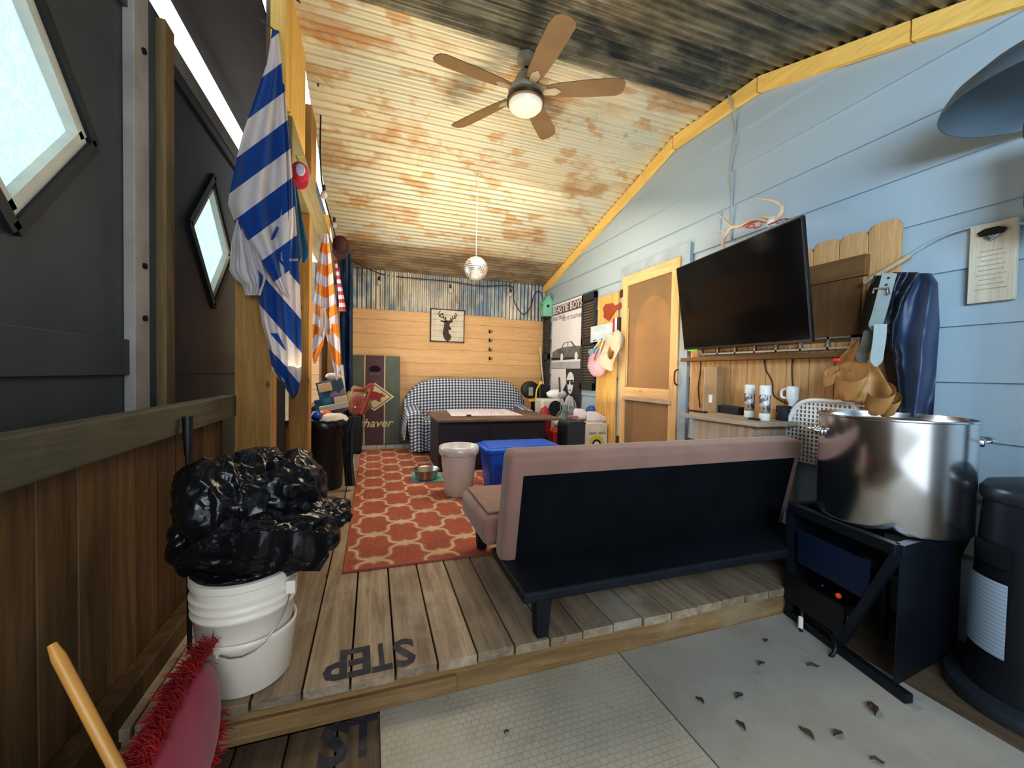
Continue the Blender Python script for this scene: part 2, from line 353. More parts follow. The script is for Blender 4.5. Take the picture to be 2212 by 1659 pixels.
def garage_panel(name, y0, y1, cy, cz_, hw, hh, label, zt=2.70):
    X = -1.0; g = G(); dia = [(cy + hw, cz_), (cy, cz_ - hh), (cy - hw, cz_), (cy, cz_ + hh)]; rc = [(y1, ZL), (y0, ZL), (y0, zt), (y1, zt)]
    for x in (X, X - .04):
        vs = [(x, a, b) for a, b in dia] + [(x, a, b) for a, b in rc]
        g.add(vs, [(0, 4, 1), (1, 4, 5), (1, 5, 2), (2, 5, 6), (2, 6, 3), (3, 6, 7), (3, 7, 0), (0, 7, 4)])
    o = struct(g.build(name, DOORP), label, 'door panel')
    g = G()
    for i in range(4):
        a, b = dia[i], dia[(i + 1) % 4]; g.bar((X - .02, *a), (X - .02, *b), .05, .05, up=(1, 0, 0))
    g.build('window_frame', WFRAME, o)
    g = G(); k = 1.14
    o4 = [(cy + (a - cy) * k, cz_ + (b - cz_) * k) for a, b in dia]
    for i in range(4): g.bar((X + .008, *o4[i]), (X + .008, *o4[(i + 1) % 4]), .04, .02, up=(1, 0, 0))
    g.build('window_frame', pm('near_black_trim', (.02, .023, .027), .5), o)
    G().add([(X - .03, a, b) for a, b in dia], [(0, 1, 2, 3)]).build('window_pane', FROST, o)
    g = G().box((X, y0, 1.01), (X + .02, y1, 1.16)).box((X, y0, zt - .16), (X + .02, y1, zt - .02))
    g.build('cross_rail', DOORP, o, bevel=.003)
    return o
garage_panel('door_2', .1, 2.17, 1.60, 1.87, .32, .38, 'dark grey panel with the large diamond window at the left edge')
garage_panel('door_3', 2.56, 3.95, 3.17, 1.87, .33, .37, 'dark grey panel with a diamond window beside the striped towel')
WSTUD = pm('white_painted_stud', (.44, .41, .38), .6, col2=(.34, .31, .27), ns=5)
o = tag(G().box((-1.0, 2.165, ZL), (-.96, 2.285, 2.72)).build('wall_stud', WSTUD, bevel=.003), 'white painted upright with dark bolt heads between the grey panels', 'stud')
for z in (2.42, 1.49, 1.26):
    G().tube([(-.959, 2.235, z), (-.950, 2.235, z)], .013, 10).build('bolt', BLKMETAL, o)
tag(G().box((-1.02, 2.44, ZL), (-.96, 2.535, 2.72)).build('wall_stud', wood('dim_pine', (.36, .25, .12), (.25, .16, .07), axis=2), bevel=.003), 'unpainted pine upright beside the white painted upright', 'stud')
struct(G().box((-1.03, 2.286, ZL), (-1.0, 2.56, 2.75)).build('trim_7', pm('slate_panel', (.10, .12, .15), .55)), 'slate coloured filler between the two uprights', 'filler panel')
struct(G().box((-1.0, 2.56, 2.60), (-.97, 3.95, 2.69)).build('trim_8', pm('pale_rail', (.34, .31, .29), .6), bevel=.003), 'pale rail along the top of the far grey panel', 'rail')
g = G().add([(-.60, -1.2, 3.07), (-1.03, -1.2, 2.985), (-1.03, 6.2, 2.985), (-.60, 6.2, 3.07)], [(0, 1, 2, 3)]).add([(-.60, -1.2, 3.09), (-1.03, -1.2, 3.005), (-1.03, 6.2, 3.005), (-.60, 6.2, 3.09)], [(3, 2, 1, 0)])
struct(g.build('trim_9', pm('brown_soffit', (.07, .052, .047), .45, col2=(.045, .035, .033), ns=3)), 'dark brown eave sheet over the left side', 'eave')
# posts, beam, gable boards
def post(x0, x1, y0, y1, z0, z1, label, mat=PINEZ):
    return tag(G().box((x0, y0, z0), (x1, y1, z1)).build('support_post', mat, bevel=.004), label, 'post')
p1 = post(-.69, -.52, 2.5, 2.64, 0, 2.15, 'knotty pine post at the end of the low left rail')
post(-.585, -.45, 3.36, 3.5, 0, 2.2, 'square pine post between the blue striped towel and the trash can')
g = G().box((-.575, 2.66, 2.2), (-.45, 5.93, 2.5))
tag(g.build('roof_beam', wood('green_beam', (.34, .29, .15), (.24, .2, .1), axis=1, knots=False), bevel=.004), 'long grey green header beam the towels hang from', 'beam')
YP = wood('bright_pine', (.95, .62, .18), (.80, .48, .12), axis=2, var=.2)
for y0, y1, lb in ((2.5, 2.62, 'nearest wide yellow board standing above the header beam'), (2.64, 3.15, 'second wide yellow board above the header beam, past the nearest'), (3.45, 3.72, 'short pink toned board above the beam near the hanging string light')):
    tag(G().box((-.53, y0, 2.5), (-.455, y1, cz((y0 + y1) / 2) - .03)).build('gable_board', YP if y0 < 3 else PINEZ, bevel=.003), lb, 'board')
tag(G().box((-.53, 4.75, 2.5), (-.455, 4.9, cz(4.9) - .03)).build('gable_board', YP, bevel=.003), 'small far yellow board above the beam near the cap', 'board')
g = G().box((-.64, 2.66, 0), (-.60, 2.8, 2.2)).box((-.64, 2.8, 0), (-.60, 3.32, 2.2)); struct(g.build('wall_left', pm('tar_panel', (.014, .015, .017), .7)), 'black sheet filling the bay between the two posts', 'wall')
g = G(); y = 3.51
while y < 5.9: g.box((-.66, y, 0), (-.635, y + .14, .62)); y += .143
g.box((-.68, 3.5, .62), (-.60, 5.93, .65))
struct(g.build('wall_left', FENCE), 'low board wall under the open bay behind the trash can', 'wall')
struct(G().box((-.6, 5.3, .65), (-.575, 5.95, 2.3)).build('wall_left', FENCE), 'board panel behind the hanging blue tarp', 'wall')
g = G(); L_ = [2.64 + k * (5.95 - 2.64) / 10 for k in range(11)]
for a, b in zip(L_, L_[1:]): g.add([(-.57, a, 2.5), (-.57, b, 2.5), (-.57, b, cz(b)), (-.57, a, cz(a))], [(0, 1, 2, 3)])
struct(g.build('wall_left', pm('gable_brown', (.16, .12, .07), .7), solid=.02), 'brown sheet closing the gap above the header beam', 'wall')
struct(G().box((1.7, -1.26, ZL), (XW + .05, -1.2, 1.93)).build('wall_light_block', SIDING), 'unseen wall added behind the viewer to keep sky light off the lower right', 'wall')  # added out of view: blocks sky light and darkens the pot reflection
# outside ground and neighbouring fence seen through the open bay
t_ = pm('pale_ground', (.5, .48, .42), .9)
o = struct(G().add([(-12, -8, -.32), (-1.3, -8, -.32), (-1.3, 14, -.32), (-12, 14, -.32)], [(0, 1, 2, 3)]).build('floor', t_), 'pale open ground outside the left side', 'ground')
g = G(); x = -3.4
while x < -1.25: g.box((x, 7.4, -.32), (x + .19, 7.43, 1.25)); x += .2
struct(g.build('trim_10', pm('tan_fence', (.42, .33, .18), .7)), 'tan fence outside seen past the post', 'fence')
# ============================================================ BACK HALF
def wm(y, z, x=XW - .0195): return frame((x, y, z), (0, -1, 0), (0, 0, 1))      # on the right wall, local x towards the viewer's right
def bm_(x, z, y=YB - .002): return frame((x, y, z), (1, 0, 0), (0, 0, 1))       # on the back wall
def rect(w, h): return [(-w / 2, -h / 2), (w / 2, -h / 2), (w / 2, h / 2), (-w / 2, h / 2)]
HOG = [(-.5, .02), (-.46, .2), (-.33, .34), (-.1, .4), (.12, .35), (.28, .24), (.4, .26), (.38, .15), (.5, .1), (.47, .0), (.36, -.02), (.3, -.14), (.33, -.32), (.2, -.36), (.1, -.2), (-.05, -.3), (-.2, -.28), (-.28, -.14), (-.42, -.12), (-.5, -.08)]
# rug
t = T('trellis_rug'); sep = t.n('ShaderNodeSeparateXYZ', {0: t.co()}); wv = t.noi(t.co(), 9, 2)
X_ = t.ma('MULTIPLY', t.ma('ADD', sep.outputs[0], t.ma('MULTIPLY', wv, .006)), 2 * PI / .36); Y_ = t.ma('MULTIPLY', sep.outputs[1], 2 * PI / .36)
cx, cy, sx, sy = t.ma('COSINE', X_), t.ma('COSINE', Y_), t.ma('SINE', X_), t.ma('SINE', Y_)
s2 = t.ma('MULTIPLY', t.ma('MULTIPLY', sx, sx), t.ma('MULTIPLY', sy, sy))
s2 = t.ma('POWER', s2, .6)
f = t.ma('ADD', t.ma('ADD', cx, cy), t.ma('MULTIPLY', t.ma('MULTIPLY', t.ma('SUBTRACT', cx, cy), s2), 1.1))
af = t.ma('ABSOLUTE', f); n = t.noi(t.co(), 4, 4); n2 = t.noi(t.co(), 60, 3)
red = t.mix(t.ramp(n, .3, .7), (.36, .095, .052), (.27, .07, .04)); cream = t.mix(t.ramp(n, .3, .7), (.60, .45, .32), (.44, .29, .17))
c = t.mix(t.ramp(af, .36, .30), red, cream)
c = t.mix(t.ma('MULTIPLY', t.ramp(t.ma('ABSOLUTE', t.ma('SUBTRACT', af, .54)), .06, .025), .55), c, cream)
c = t.mix(t.ma('MULTIPLY', t.ramp(n2, .5, .75), .3), c, (.5, .3, .18))
RUG = t.bsdf(c, .95, bump=n2, bs=.3, bd=.003)
ro = at(809, 1184, 2, 0)
g = G().box((-.13, 2.225, .0005), (2.3, 5.6, .012))
rug = g.build('area_rug', RUG, bevel=.004, origin=(ro[0], ro[1], 0)); tag(rug, 'terracotta rug with a cream trellis pattern on the upper deck', 'rug')
G().box((-.135, 2.22, .0005), (-.122, 5.6, .013)).box((-.122, 2.22, .0005), (2.3, 2.232, .013)).build('binding', pm('rug_binding', (.38, .10, .07), .9), rug, bevel=.002)
# sofa
SX0, SX1, SY0, SY1 = .42, 2.12, 5.12, 5.88
so = thing('loveseat', ((SX0 + SX1) / 2, 5.5, .013), 'small sofa under a blue and white checked throw against the tan wall', 'sofa')
DARKF = pm('dark_sofa_fabric', (.02, .02, .022), .9)
g = G().box((SX0 + .06, SY0 + .05, .06), (SX1 - .06, SY1, .38)); g.build('base', DARKF, so, bevel=.03)
for x in (SX0 + .12, SX1 - .12):
    for y in (SY0 + .12, SY1 - .1): G().lathe([(.03, 0), (.025, .06)], (x, y, .013), 12, cap0=True, cap1=True).build('leg', BLKMETAL, so)
def sm(a, b, x): x = max(0, min(1, (x - a) / (b - a))); return x * x * (3 - 2 * x)
def sofaz(x, y):
    u = (x - SX0) / (SX1 - SX0); bk = .965 - .30 * (abs(u - .5) * 2) ** 5 - .02 * math.exp(-((u - .5) / .06) ** 2)
    bk *= sm(5.48, 5.62, y + .04 * math.cos((u - .5) * 3)); seat = .44 + .02 * math.sin(x * 9) * math.sin(y * 8)
    ai = .19; arm = 0
    for d in (x - SX0, SX1 - x):
        if d < ai + .05: arm = max(arm, (.60 - .10 * ((d - .1) / .1) ** 2 * .5) * sm(ai + .05, ai - .02, d) - .04 * sm(5.5, 5.1, y))
    return max(bk, seat, arm) + .006 * noise.noise(V((x * 9, y * 9, 0)))
def throw(u, v):
    # v 0..1: bottom hem in front -> up -> over the back
    x = lerp(SX0 - .01, SX1 + .01, u)
    if v < .22:
        k = 1 - v / .22; hemz = .06 if u < .24 else .27
        zt = sofaz(x, SY0 + .02); fl = .35 * sm(.3, .0, u)
        return V((x + .10 * k * fl - .02 * math.sin(u * 50) * k, SY0 - .02 - .03 * k + .022 * math.sin(u * 70) * k, lerp(zt - .02, hemz, k)))
    y = lerp(SY0, SY1 - .01, (v - .22) / .78); return V((x, y, sofaz(x, y)))
def thuv(u, v):
    p = throw(u, v); return (p[0], p[2] + p[1] * 1.0)
t = T('gingham'); uv = t.n('ShaderNodeUVMap').outputs[0]; sep = t.n('ShaderNodeSeparateXYZ', {0: uv}); cell = .043
a = t.ma('LESS_THAN', t.ma('FRACT', t.ma('DIVIDE', sep.outputs[0], cell)), .5); b = t.ma('LESS_THAN', t.ma('FRACT', t.ma('DIVIDE', sep.outputs[1], cell)), .5)
s_ = t.ma('MULTIPLY', t.ma('ADD', a, b), .5); n = t.noi(t.co(), 3, 3)
c = t.mix(s_, (.62, .64, .66), (.055, .075, .12)); c = t.mix(t.ramp(s_, .0, .5), (.72, .72, .72), t.mix(t.ramp(s_, .5, 1.0), (.17, .20, .27), (.045, .055, .09)))
GING = t.bsdf(c, .9)
g = G(); g.grid(throw, 120, 90, thuv)
def side(sgn):
    def f(u, v):
        y = lerp(SY0 - .02, SY1 - .02, u); x = SX0 - .01 if sgn < 0 else SX1 + .01
        return V((x + sgn * (.03 * v + .012 * math.sin(u * 30) * v), y, lerp(sofaz(x, max(y, SY0)), .2, v)))
    return f
for sgn in (-1, 1): g.grid(side(sgn), 30, 12, lambda u, v, s=sgn: (lambda p: (p[1], p[2]))(side(s)(u, v)), flip=sgn > 0)
g.build('checked_throw', GING, so, smooth=60)
# coffee table
ct = thing('coffee_table', (1.23, 4.5, .013), 'dark coffee table with a worn brown overhanging top in front of the sofa', 'table')
tl, tr_ = .61, 1.97
G().add([(tl, 4.0, .545), (tr_, 4.0, .545), (tr_ - .05, 4.97, .545), (tl, 4.97, .545), (tl, 4.0, .57), (tr_, 4.0, .57), (tr_ - .05, 4.97, .57), (tl, 4.97, .57)],
        [(0, 3, 2, 1), (4, 5, 6, 7), (0, 1, 5, 4), (1, 2, 6, 5), (2, 3, 7, 6), (3, 0, 4, 7)]).build('table_top', wood('worn_brown', (.17, .105, .075), (.11, .065, .05), axis=0, knots=False, dirt=(.27, .2, .16)), ct, bevel=.004)
G().box((tl + .04, 4.18, .013), (tr_ - .12, 4.80, .545)).build('cabinet_body', pm('dark_body', (.028, .025, .03), .5), ct, bevel=.004)
G().box((tl + .05, 4.172, .06), (1.18, 4.18, .5)).box((1.2, 4.172, .06), (tr_ - .13, 4.18, .5)).build('door', pm('dark_body2', (.035, .032, .038), .5), ct, bevel=.003)
q = [at(x, y, 2, .575) for x, y in ((963, 884), (1091, 883), (1130, 897), (975, 898.5))]
t = T('board_print'); v = t.co(); vo = t.n('ShaderNodeTexVoronoi', {'Vector': v, 'Scale': 16}); c = t.mix(t.ramp(vo.outputs['Distance'], .2, .5), (.62, .52, .60), (.72, .70, .74)); c = t.mix(t.ma('MULTIPLY', t.ramp(t.noi(v, 12, 3), .55, .62), .6), c, (.45, .2, .22))
g = G().add([p for p in q] + [p - V((0, 0, .003)) for p in q], [(3, 2, 1, 0), (0, 1, 5, 4), (1, 2, 6, 5), (2, 3, 7, 6), (3, 0, 4, 7)])
tag(g.build('game_board', t.bsdf(c, .6)), 'pale printed sheet lying open on the coffee table', 'game board')
p = at(1012, 898, 2, .575); tag(G().ball((p[0], p[1] - .02, .582), (.03, .02, .008), 12, 6).build('leaf_scrap', pm('dark_red', (.12, .02, .02), .6)), 'small dark red scrap at the front edge of the printed sheet', 'scrap')
# deer sign
tlp, brp = at(930, 667, 1, YB - .03), at(1003, 742, 1, YB - .03); w, h = brp[0] - tlp[0], tlp[2] - brp[2]; cx0, cz0 = (tlp[0] + brp[0]) / 2, (tlp[2] + brp[2]) / 2 + .01
ds = thing('deer_sign', (cx0, YB, cz0), 'square white slatted sign with a dark deer head on the tan wall', 'sign')
M = bm_(cx0, cz0, YB - .005)
g = G()
for i in range(6): g.prism([(a, b) for a, b in [(-w / 2 + .01, -h / 2 + i * h / 6), (w / 2 - .01, -h / 2 + i * h / 6), (w / 2 - .01, -h / 2 + (i + 1) * h / 6 - .003), (-w / 2 + .01, -h / 2 + (i + 1) * h / 6 - .003)]], M, .02)
g.build('panel', pm('sign_cream', (.62, .58, .47), .6, col2=(.5, .45, .35), ns=9), ds)
g = G()
for a, b in (((-w / 2, -h / 2), (w / 2, -h / 2 + .014)), ((-w / 2, h / 2 - .014), (w / 2, h / 2)), ((-w / 2, -h / 2), (-w / 2 + .014, h / 2)), ((w / 2 - .014, -h / 2), (w / 2, h / 2))):
    g.prism([(a[0], a[1]), (b[0], a[1]), (b[0], b[1]), (a[0], b[1])], M, .024)
DBR = pm('dark_brown_paint', (.045, .02, .018), .6); g.build('frame', DBR, ds)
head = [(-.06, -.2), (-.09, -.12), (-.07, -.02), (-.065, .05), (-.07, .07), (-.12, .075), (-.125, .06), (-.075, .045), (-.03, .075), (.015, .075), (.05, .085), (.065, .06), (.02, .04), (.01, .0), (.04, -.04), (.035, -.06), (.0, -.06), (.0, -.1), (.04, -.15), (.035, -.2), (-.015, -.235)]
head = [(a * .98 + .015, b * .98 - .0) for a, b in head]
g = G().prism(head, M @ Matrix.Translation((0, 0, .02)), .004)
for pts in ([(-.02, .07), (-.06, .11), (-.12, .13), (-.135, .17), (-.11, .205)], [(-.06, .11), (-.07, .15), (-.09, .165)], [(-.12, .13), (-.1, .165), (-.06, .175)], [(-.03, .09), (-.035, .13)],
            [(.03, .07), (.07, .1), (.115, .12), (.125, .165), (.11, .19)], [(.07, .1), (.075, .15)], [(.1, .113), (.1, .16)], [(.045, .085), (.045, .12)]):
    g.tube([M @ V((a, b, .023)) for a, b in pts], .0065, 6)
g.build('deer_silhouette', DBR, ds)
for y in (716, 735, 755, 774):
    p = at(1057, y, 1, YB); g = G().bar((p[0], YB, p[2]), (p[0], YB - .02, p[2]), .02, .05).tube([(p[0], YB - .01, p[2] - .01), (p[0] + .01, YB - .035, p[2] - .02), (p[0] + .04, YB - .04, p[2] + .01)], .006, 6)
    tag(g.build('wall_hook', BLKMETAL), 'small black hook, ' + {716: 'top one', 735: 'second one down', 755: 'third one down', 774: 'bottom one'}[y] + ' of the column beside the deer sign', 'hook', 'hooks in a column on the tan wall')
# cornhole board
x0, x1 = at(760, 768, 1, 5.8)[0] - .02, at(865, 768, 1, 5.8)[0]
cb = thing('cornhole_board', ((x0 + x1) / 2, 5.75, .045), 'tall green and maroon striped board with a hog in a diamond, against the back wall', 'game board')
zb, zt = .05, at(812, 768, 1, 5.86)[2]
lean = V((0, 5.90 - 5.76, zt - zb)).normalized(); Mc = frame(((x0 + x1) / 2, 5.735, zb), (1, 0, 0), lean); L = (V((0, 5.90 - 5.76, zt - zb))).length; W = x1 - x0
g = G().prism([(-W / 2, 0), (W / 2, 0), (W / 2, L), (-W / 2, L)], Mc @ Matrix.Translation((0, 0, -.03)), .03); g.build('panel', pm('board_green', (.105, .125, .095), .55, col2=(.075, .09, .07), ns=4), cb, bevel=.003)
mx0 = -W * .26 + .03; mx1 = W * .14 + .03
G().prism([(mx0, .0), (mx1, .0), (mx1, L), (mx0, L)], Mc, .001).build('stripe', pm('board_maroon', (.085, .035, .04), .55), cb)
CRM = pm('board_cream', (.66, .54, .30), .6)
g = G()
for xx in (mx0, mx1): g.prism([(xx - .008, 0), (xx + .006, 0), (xx + .006, L), (xx - .008, L)], Mc, .0015)
g.build('pinstripe', CRM, cb)
dc = L * (965 - 860) / (965 - 768) ; cxm = (mx0 + mx1) / 2; dw, dh = W * .40, L * .16
for k, mt, nm, dz in ((1, CRM, 'diamond', .002), (.86, pm('near_black', (.03, .02, .02), .6), 'diamond_line', .0028), (.80, CRM, 'diamond_field', .0036)):
    G().prism([(cxm - dw * k, dc), (cxm, dc - dh * k), (cxm + dw * k, dc), (cxm, dc + dh * k)], Mc, dz).build(nm, mt, cb)
G().prism([(cxm + a * dw * 1.25 - .02, dc + b * dh * 1.0) for a, b in HOG], Mc, .0045).build('hog_emblem', pm('hog_red', (.30, .035, .03), .6), cb)
g = G(); text(g, 'shaver', Mc @ Matrix.Translation((cxm + .02, L * .235, .0018)), .16, w=W * .72, shear=.35, bold=.003); g.build('lettering', CRM, cb)
g = G(); text(g, 'are', Mc @ Matrix.Translation((cxm, L * .80, .0018)), .09, w=.13, shear=.3); g.build('lettering', pm('grey_letter', (.16, .13, .13), .6), cb)
G().prism([(cxm + .075 * math.cos(a), L * .845 + .05 * math.sin(a)) for a in [2 * PI * k / 24 for k in range(24)]], Mc, .0016).build('hole', pm('hole_black', (.008, .008, .01), .9), cb)
# patterned bag beside it
g = G(); p = at(775, 868, 1, 5.45)
t = T('patterned_bag'); v = t.co(); vo = t.n('ShaderNodeTexVoronoi', {'Vector': v, 'Scale': 11}); c = t.mix(t.ramp(t.noi(v, 6, 3), .4, .6), (.22, .035, .03), (.22, .19, .06)); c = t.mix(t.ramp(vo.outputs['Distance'], .16, .1), c, (.7, .66, .5)); PB = t.bsdf(c, .6)
bg = thing('patterned_bag', (p[0], 5.45, .3), 'red and green patterned bag tucked between the trash can and the striped board', 'bag')
g = G().ball((p[0] - .01, 5.45, p[2]), (.15, .06, .19), 24, 18, wob=lambda q: 1 + .25 * noise.noise(q * 2.5)); g.build('body', PB, bg, smooth=50)
g = G().tube(spline([(p[0] - .06, 5.42, p[2] + .15), (p[0] + .06, 5.38, p[2] + .17), (p[0] + .16, 5.35, p[2] + .22), (p[0] + .10, 5.38, p[2] + .02), (p[0] + .03, 5.38, p[2] - .15)]), .02, 6); g.build('strap', pm('bag_red', (.32, .04, .04), .6), bg, smooth=50)
tag(G().box((p[0] - .12, 5.38, .0125), (p[0] + .04, 5.54, p[2] - .17)).build('black_crate', BLACK, bevel=.01), 'black crate under the patterned bag', 'crate')
# birdhouse
p = at(1181, 665, 1, 5.7); x, y, z = p; GRN = pm('mint_paint', (.22, .52, .36), .5, col2=(.18, .45, .31), ns=5)
bh = thing('birdhouse', (x, y, z), 'mint green birdhouse in the corner above the shutter', 'birdhouse')
hw = .075
g = G().prism([(-hw, -.13), (hw, -.13), (hw, .06), (0, .17), (-hw, .06)], frame((x, y + .07, z - .0), (1, 0, 0), (0, 0, 1)), .12); g.build('house', GRN, bh, bevel=.003)
g = G().bar((x - .1, y + .02, z + .05), (x + .005, y + .02, z + .19), .17, .012, up=(0, 1, 0)) if False else G()
for s in (-1, 1): g.bar((x + s * .10, y + .01, z + .035), (x, y + .01, z + .18), .16, .014, up=(s * .8, 0, .6))
g.build('roof', GRN, bh)
g = G().prism([(.022 * math.cos(a), .02 + .022 * math.sin(a)) for a in [2 * PI * k / 16 for k in range(16)]], frame((x, y - .0505, z), (1, 0, 0), (0, 0, 1)), .002); g.build('entrance_hole', BLACK, bh)
# disco ball
p = at(1028, 580, 1, 3.9); rad = 25.5 * (p - CO).dot(AX * 0 + V((Mx[0][2], Mx[1][2], Mx[2][2])) * -1) / F
t = T('mirror_tiles'); v = t.co(); br = t.n('ShaderNodeNewGeometry'); c = t.mix(br.outputs['Random Per Island'], (.95, .93, .85), (.60, .60, .56))
MIR = t.bsdf(c, .3, .6)
db = thing('disco_ball', (p[0], p[1], p[2]), 'silver mirrored disco ball hanging in front of the corrugated strip', 'disco ball')
g = G(); nr = 18
for j in range(nr):
    a0, a1 = -PI / 2 + PI * j / nr + .02, -PI / 2 + PI * (j + 1) / nr - .02; am = (a0 + a1) / 2; ns_ = max(3, int(nr * 2 * math.cos(am)))
    for k in range(ns_):
        b0, b1 = 2 * PI * k / ns_ + .02, 2 * PI * (k + 1) / ns_ - .02; jt = R_.uniform(.985, 1.0)
        g.add([p + V((math.cos(b) * math.cos(a), math.sin(b) * math.cos(a), math.sin(a))) * rad * jt for b, a in ((b0, a0), (b1, a0), (b1, a1), (b0, a1))], [(0, 1, 2, 3)])
g.build('mirror_tiles', MIR, db)
G().ball(p, rad * .97, 24, 14).build('core', pm('ball_core', (.35, .34, .32), .3, .8), db, smooth=80)
ztop = cz(p[1]) - .005; G().tube([(p[0], p[1], p[2] + rad * .95), (p[0], p[1], ztop)], .0035, 6).build('cord', pm('cord_white', (.5, .48, .44), .6), db)
G().tube([(p[0], p[1], ztop - .13), (p[0], p[1], ztop - .06)], .012, 8).build('motor', pm('coral', (.6, .14, .10), .5), db)
# ceiling fan
hx, hy = .96, 2.62; hz = 2.95; zc = cz(hy)
fan = thing('ceiling_fan', (hx, hy, zc), 'five blade brown ceiling fan with a round white light', 'ceiling fan')
BRUSH = pm('fan_cream_metal', (.58, .50, .36), .35, .3)
G().lathe([(.055, .0), (.065, -.03), (.06, -.07), (.03, -.085)], (hx, hy, zc), 24, cap0=True, cap1=True).build('canopy', BRUSH, fan, smooth=50)
G().tube([(hx, hy, zc - .08), (hx, hy, hz + .10)], .014, 12).build('downrod', BLKMETAL, fan)
G().lathe([(.02, .13), (.055, .12), (.075, .08), (.08, .05), (.105, .03), (.12, 0), (.115, -.02), (.07, -.035)], (hx, hy, hz), 32, cap0=True, cap1=True).build('motor_housing', BRUSH, fan, smooth=50)
G().lathe([(.11, -.04), (.128, -.05), (.128, -.075), (.118, -.082)], (hx, hy, hz), 32, cap0=True, cap1=True).build('light_ring', pm('fan_bronze', (.16, .12, .08), .35, .6), fan, smooth=50)
t = T('fan_globe'); e_ = t.n('ShaderNodeBsdfPrincipled', {'Base Color': (.9, .86, .76), 'Roughness': .3, 'Emission Color': (1, .93, .78), 'Emission Strength': .12}); t.t.links.new(e_.outputs[0], t.out.inputs[0])
G().lathe([(.116, -.078), (.112, -.10), (.095, -.118), (.06, -.13), (.001, -.135)], (hx, hy, hz), 32, cap0=True, cap1=True).build('light_globe', t.m, fan, smooth=70)
t = T('fan_blade'); v = t.co(); BLADE = t.bsdf(t.mix(t.ramp(t.noi(v, 4, 4), .3, .7), (.27, .17, .085), (.21, .13, .065)), .45)
for k in range(5):
    a = math.radians(-20 + 72 * k); ca, sa = math.cos(a), math.sin(a); Mb = Matrix.Translation((hx, hy, hz - .005)) @ Matrix.Rotation(math.radians(-5), 4, 'Y') @ Matrix.Rotation(math.radians(3), 4, 'X') @ Matrix.Rotation(a, 4, 'Z') @ Matrix.Rotation(math.radians(-12), 4, 'X')
    out = [(.14, -.045), (.22, -.06), (.4, -.072), (.58, -.074), (.64, -.062), (.665, -.03), (.668, .02), (.655, .055), (.62, .07), (.4, .068), (.22, .055), (.14, .04)]
    b = G().prism(out, Mb, .008).build('blade', BLADE, fan, bevel=.003)
    G().prism([(.09, -.02), (.2, -.03), (.24, 0), (.2, .03), (.09, .02)], Mb @ Matrix.Translation((0, 0, -.006)), .006).build('blade_bracket', BRUSH, b)
# string lights
CORD = pm('black_cord', (.02, .018, .015), .6)
def ceilp(x, y):  # approximate ceiling point near the left edge
    return at(x, y, 0, -.40)
pts = []
P5 = lambda cx_, cy_: at(640 + cx_ / 3.19, 480 + cy_ / 3.19, 1, YB - .05)
pts = [V((-.43, 2.66, 3.16)), at(686, 40, 0, -.42), at(689, 80, 0, -.40), at(687, 180, 0, -.40), at(693, 215, 0, -.41), at(692, 340, 0, -.41), at(700, 420, 0, -.42), at(722, 500, 0, -.42), V((-.36, 5.2, 2.42))]
pts += [P5(570, 352), P5(800, 385), P5(1060, 408), P5(1280, 440), P5(1480, 440), P5(1500, 540), P5(1560, 632), P5(1610, 590), P5(1645, 490), P5(1680, 480), P5(1700, 520)]
sl = thing('string_lights', pts[3], 'black cord string lights looped along the beam and the corrugated strip', 'string lights')
G().tube(spline(pts, 5), .006, 6).build('cord', CORD, sl, smooth=60)
t = T('clear_bulb'); bb = t.n('ShaderNodeBsdfPrincipled', {'Base Color': (.8, .8, .75), 'Roughness': .1, 'Transmission Weight': .6, 'IOR': 1.2}); t.t.links.new(bb.outputs[0], t.out.inputs[0]); BULB = t.m
for q in (at(693, 208, 0, -.41), at(700, 400, 0, -.41), at(722, 470, 0, -.41), P5(1062, 430), P5(1477, 460), P5(570, 375)):
    G().lathe([(.012, .0), (.014, -.02), (.014, -.05)], q, 12, cap0=True, cap1=True).build('socket', BLACK, sl)
    G().lathe([(.012, -.05), (.026, -.075), (.028, -.09), (.018, -.11), (.001, -.118)], q, 12).build('bulb', BULB, sl, smooth=80)
# screen door
DY0, DY1, DZ = 2.90, 3.77, 2.10
PD = wood('door_pine', (.74, .48, .24), (.62, .36, .15), axis=2, var=.12, bs=.1)
PDH = wood('door_pine_rail', (.74, .48, .24), (.62, .36, .15), axis=1, var=.12, bs=.1)
dx = XW - .06
d1 = struct(G().box((dx, DY0, 0), (dx + .03, DY0 + .10, DZ)).box((dx, DY1 - .10, 0), (dx + .03, DY1, DZ)).build('door_1', PD, bevel=.003), 'pine framed screen door in the blue wall', 'door')
zm = at(1400, 850, 0, dx)[2]
G().box((dx, DY0 + .1, DZ - .11), (dx + .03, DY1 - .1, DZ)).box((dx, DY0 + .1, zm - .05), (dx + .03, DY1 - .1, zm + .05)).box((dx, DY0 + .1, .0), (dx + .03, DY1 - .1, .2)).build('door_rail', PDH, d1, bevel=.003)
G().box((dx - .01, DY0 + .06, zm - .085), (dx, DY1 - .06, zm - .05)).build('kick_bar', pm('greyed_pine', (.50, .38, .26), .7), d1, bevel=.002)
t = T('door_screen'); v = t.co(); c = t.mix(t.ramp(t.noi(v, 2, 3), .35, .65), (.42, .25, .12), (.30, .19, .10)); b_ = t.n('ShaderNodeBsdfPrincipled', {'Base Color': c, 'Roughness': .8, 'Alpha': .5}); t.t.links.new(b_.outputs[0], t.out.inputs[0])
G().box((dx + .012, DY0 + .09, .19), (dx + .014, DY1 - .09, zm - .04)).box((dx + .012, DY0 + .09, zm + .04), (dx + .014, DY1 - .09, DZ - .1)).build('screen', t.m, d1)
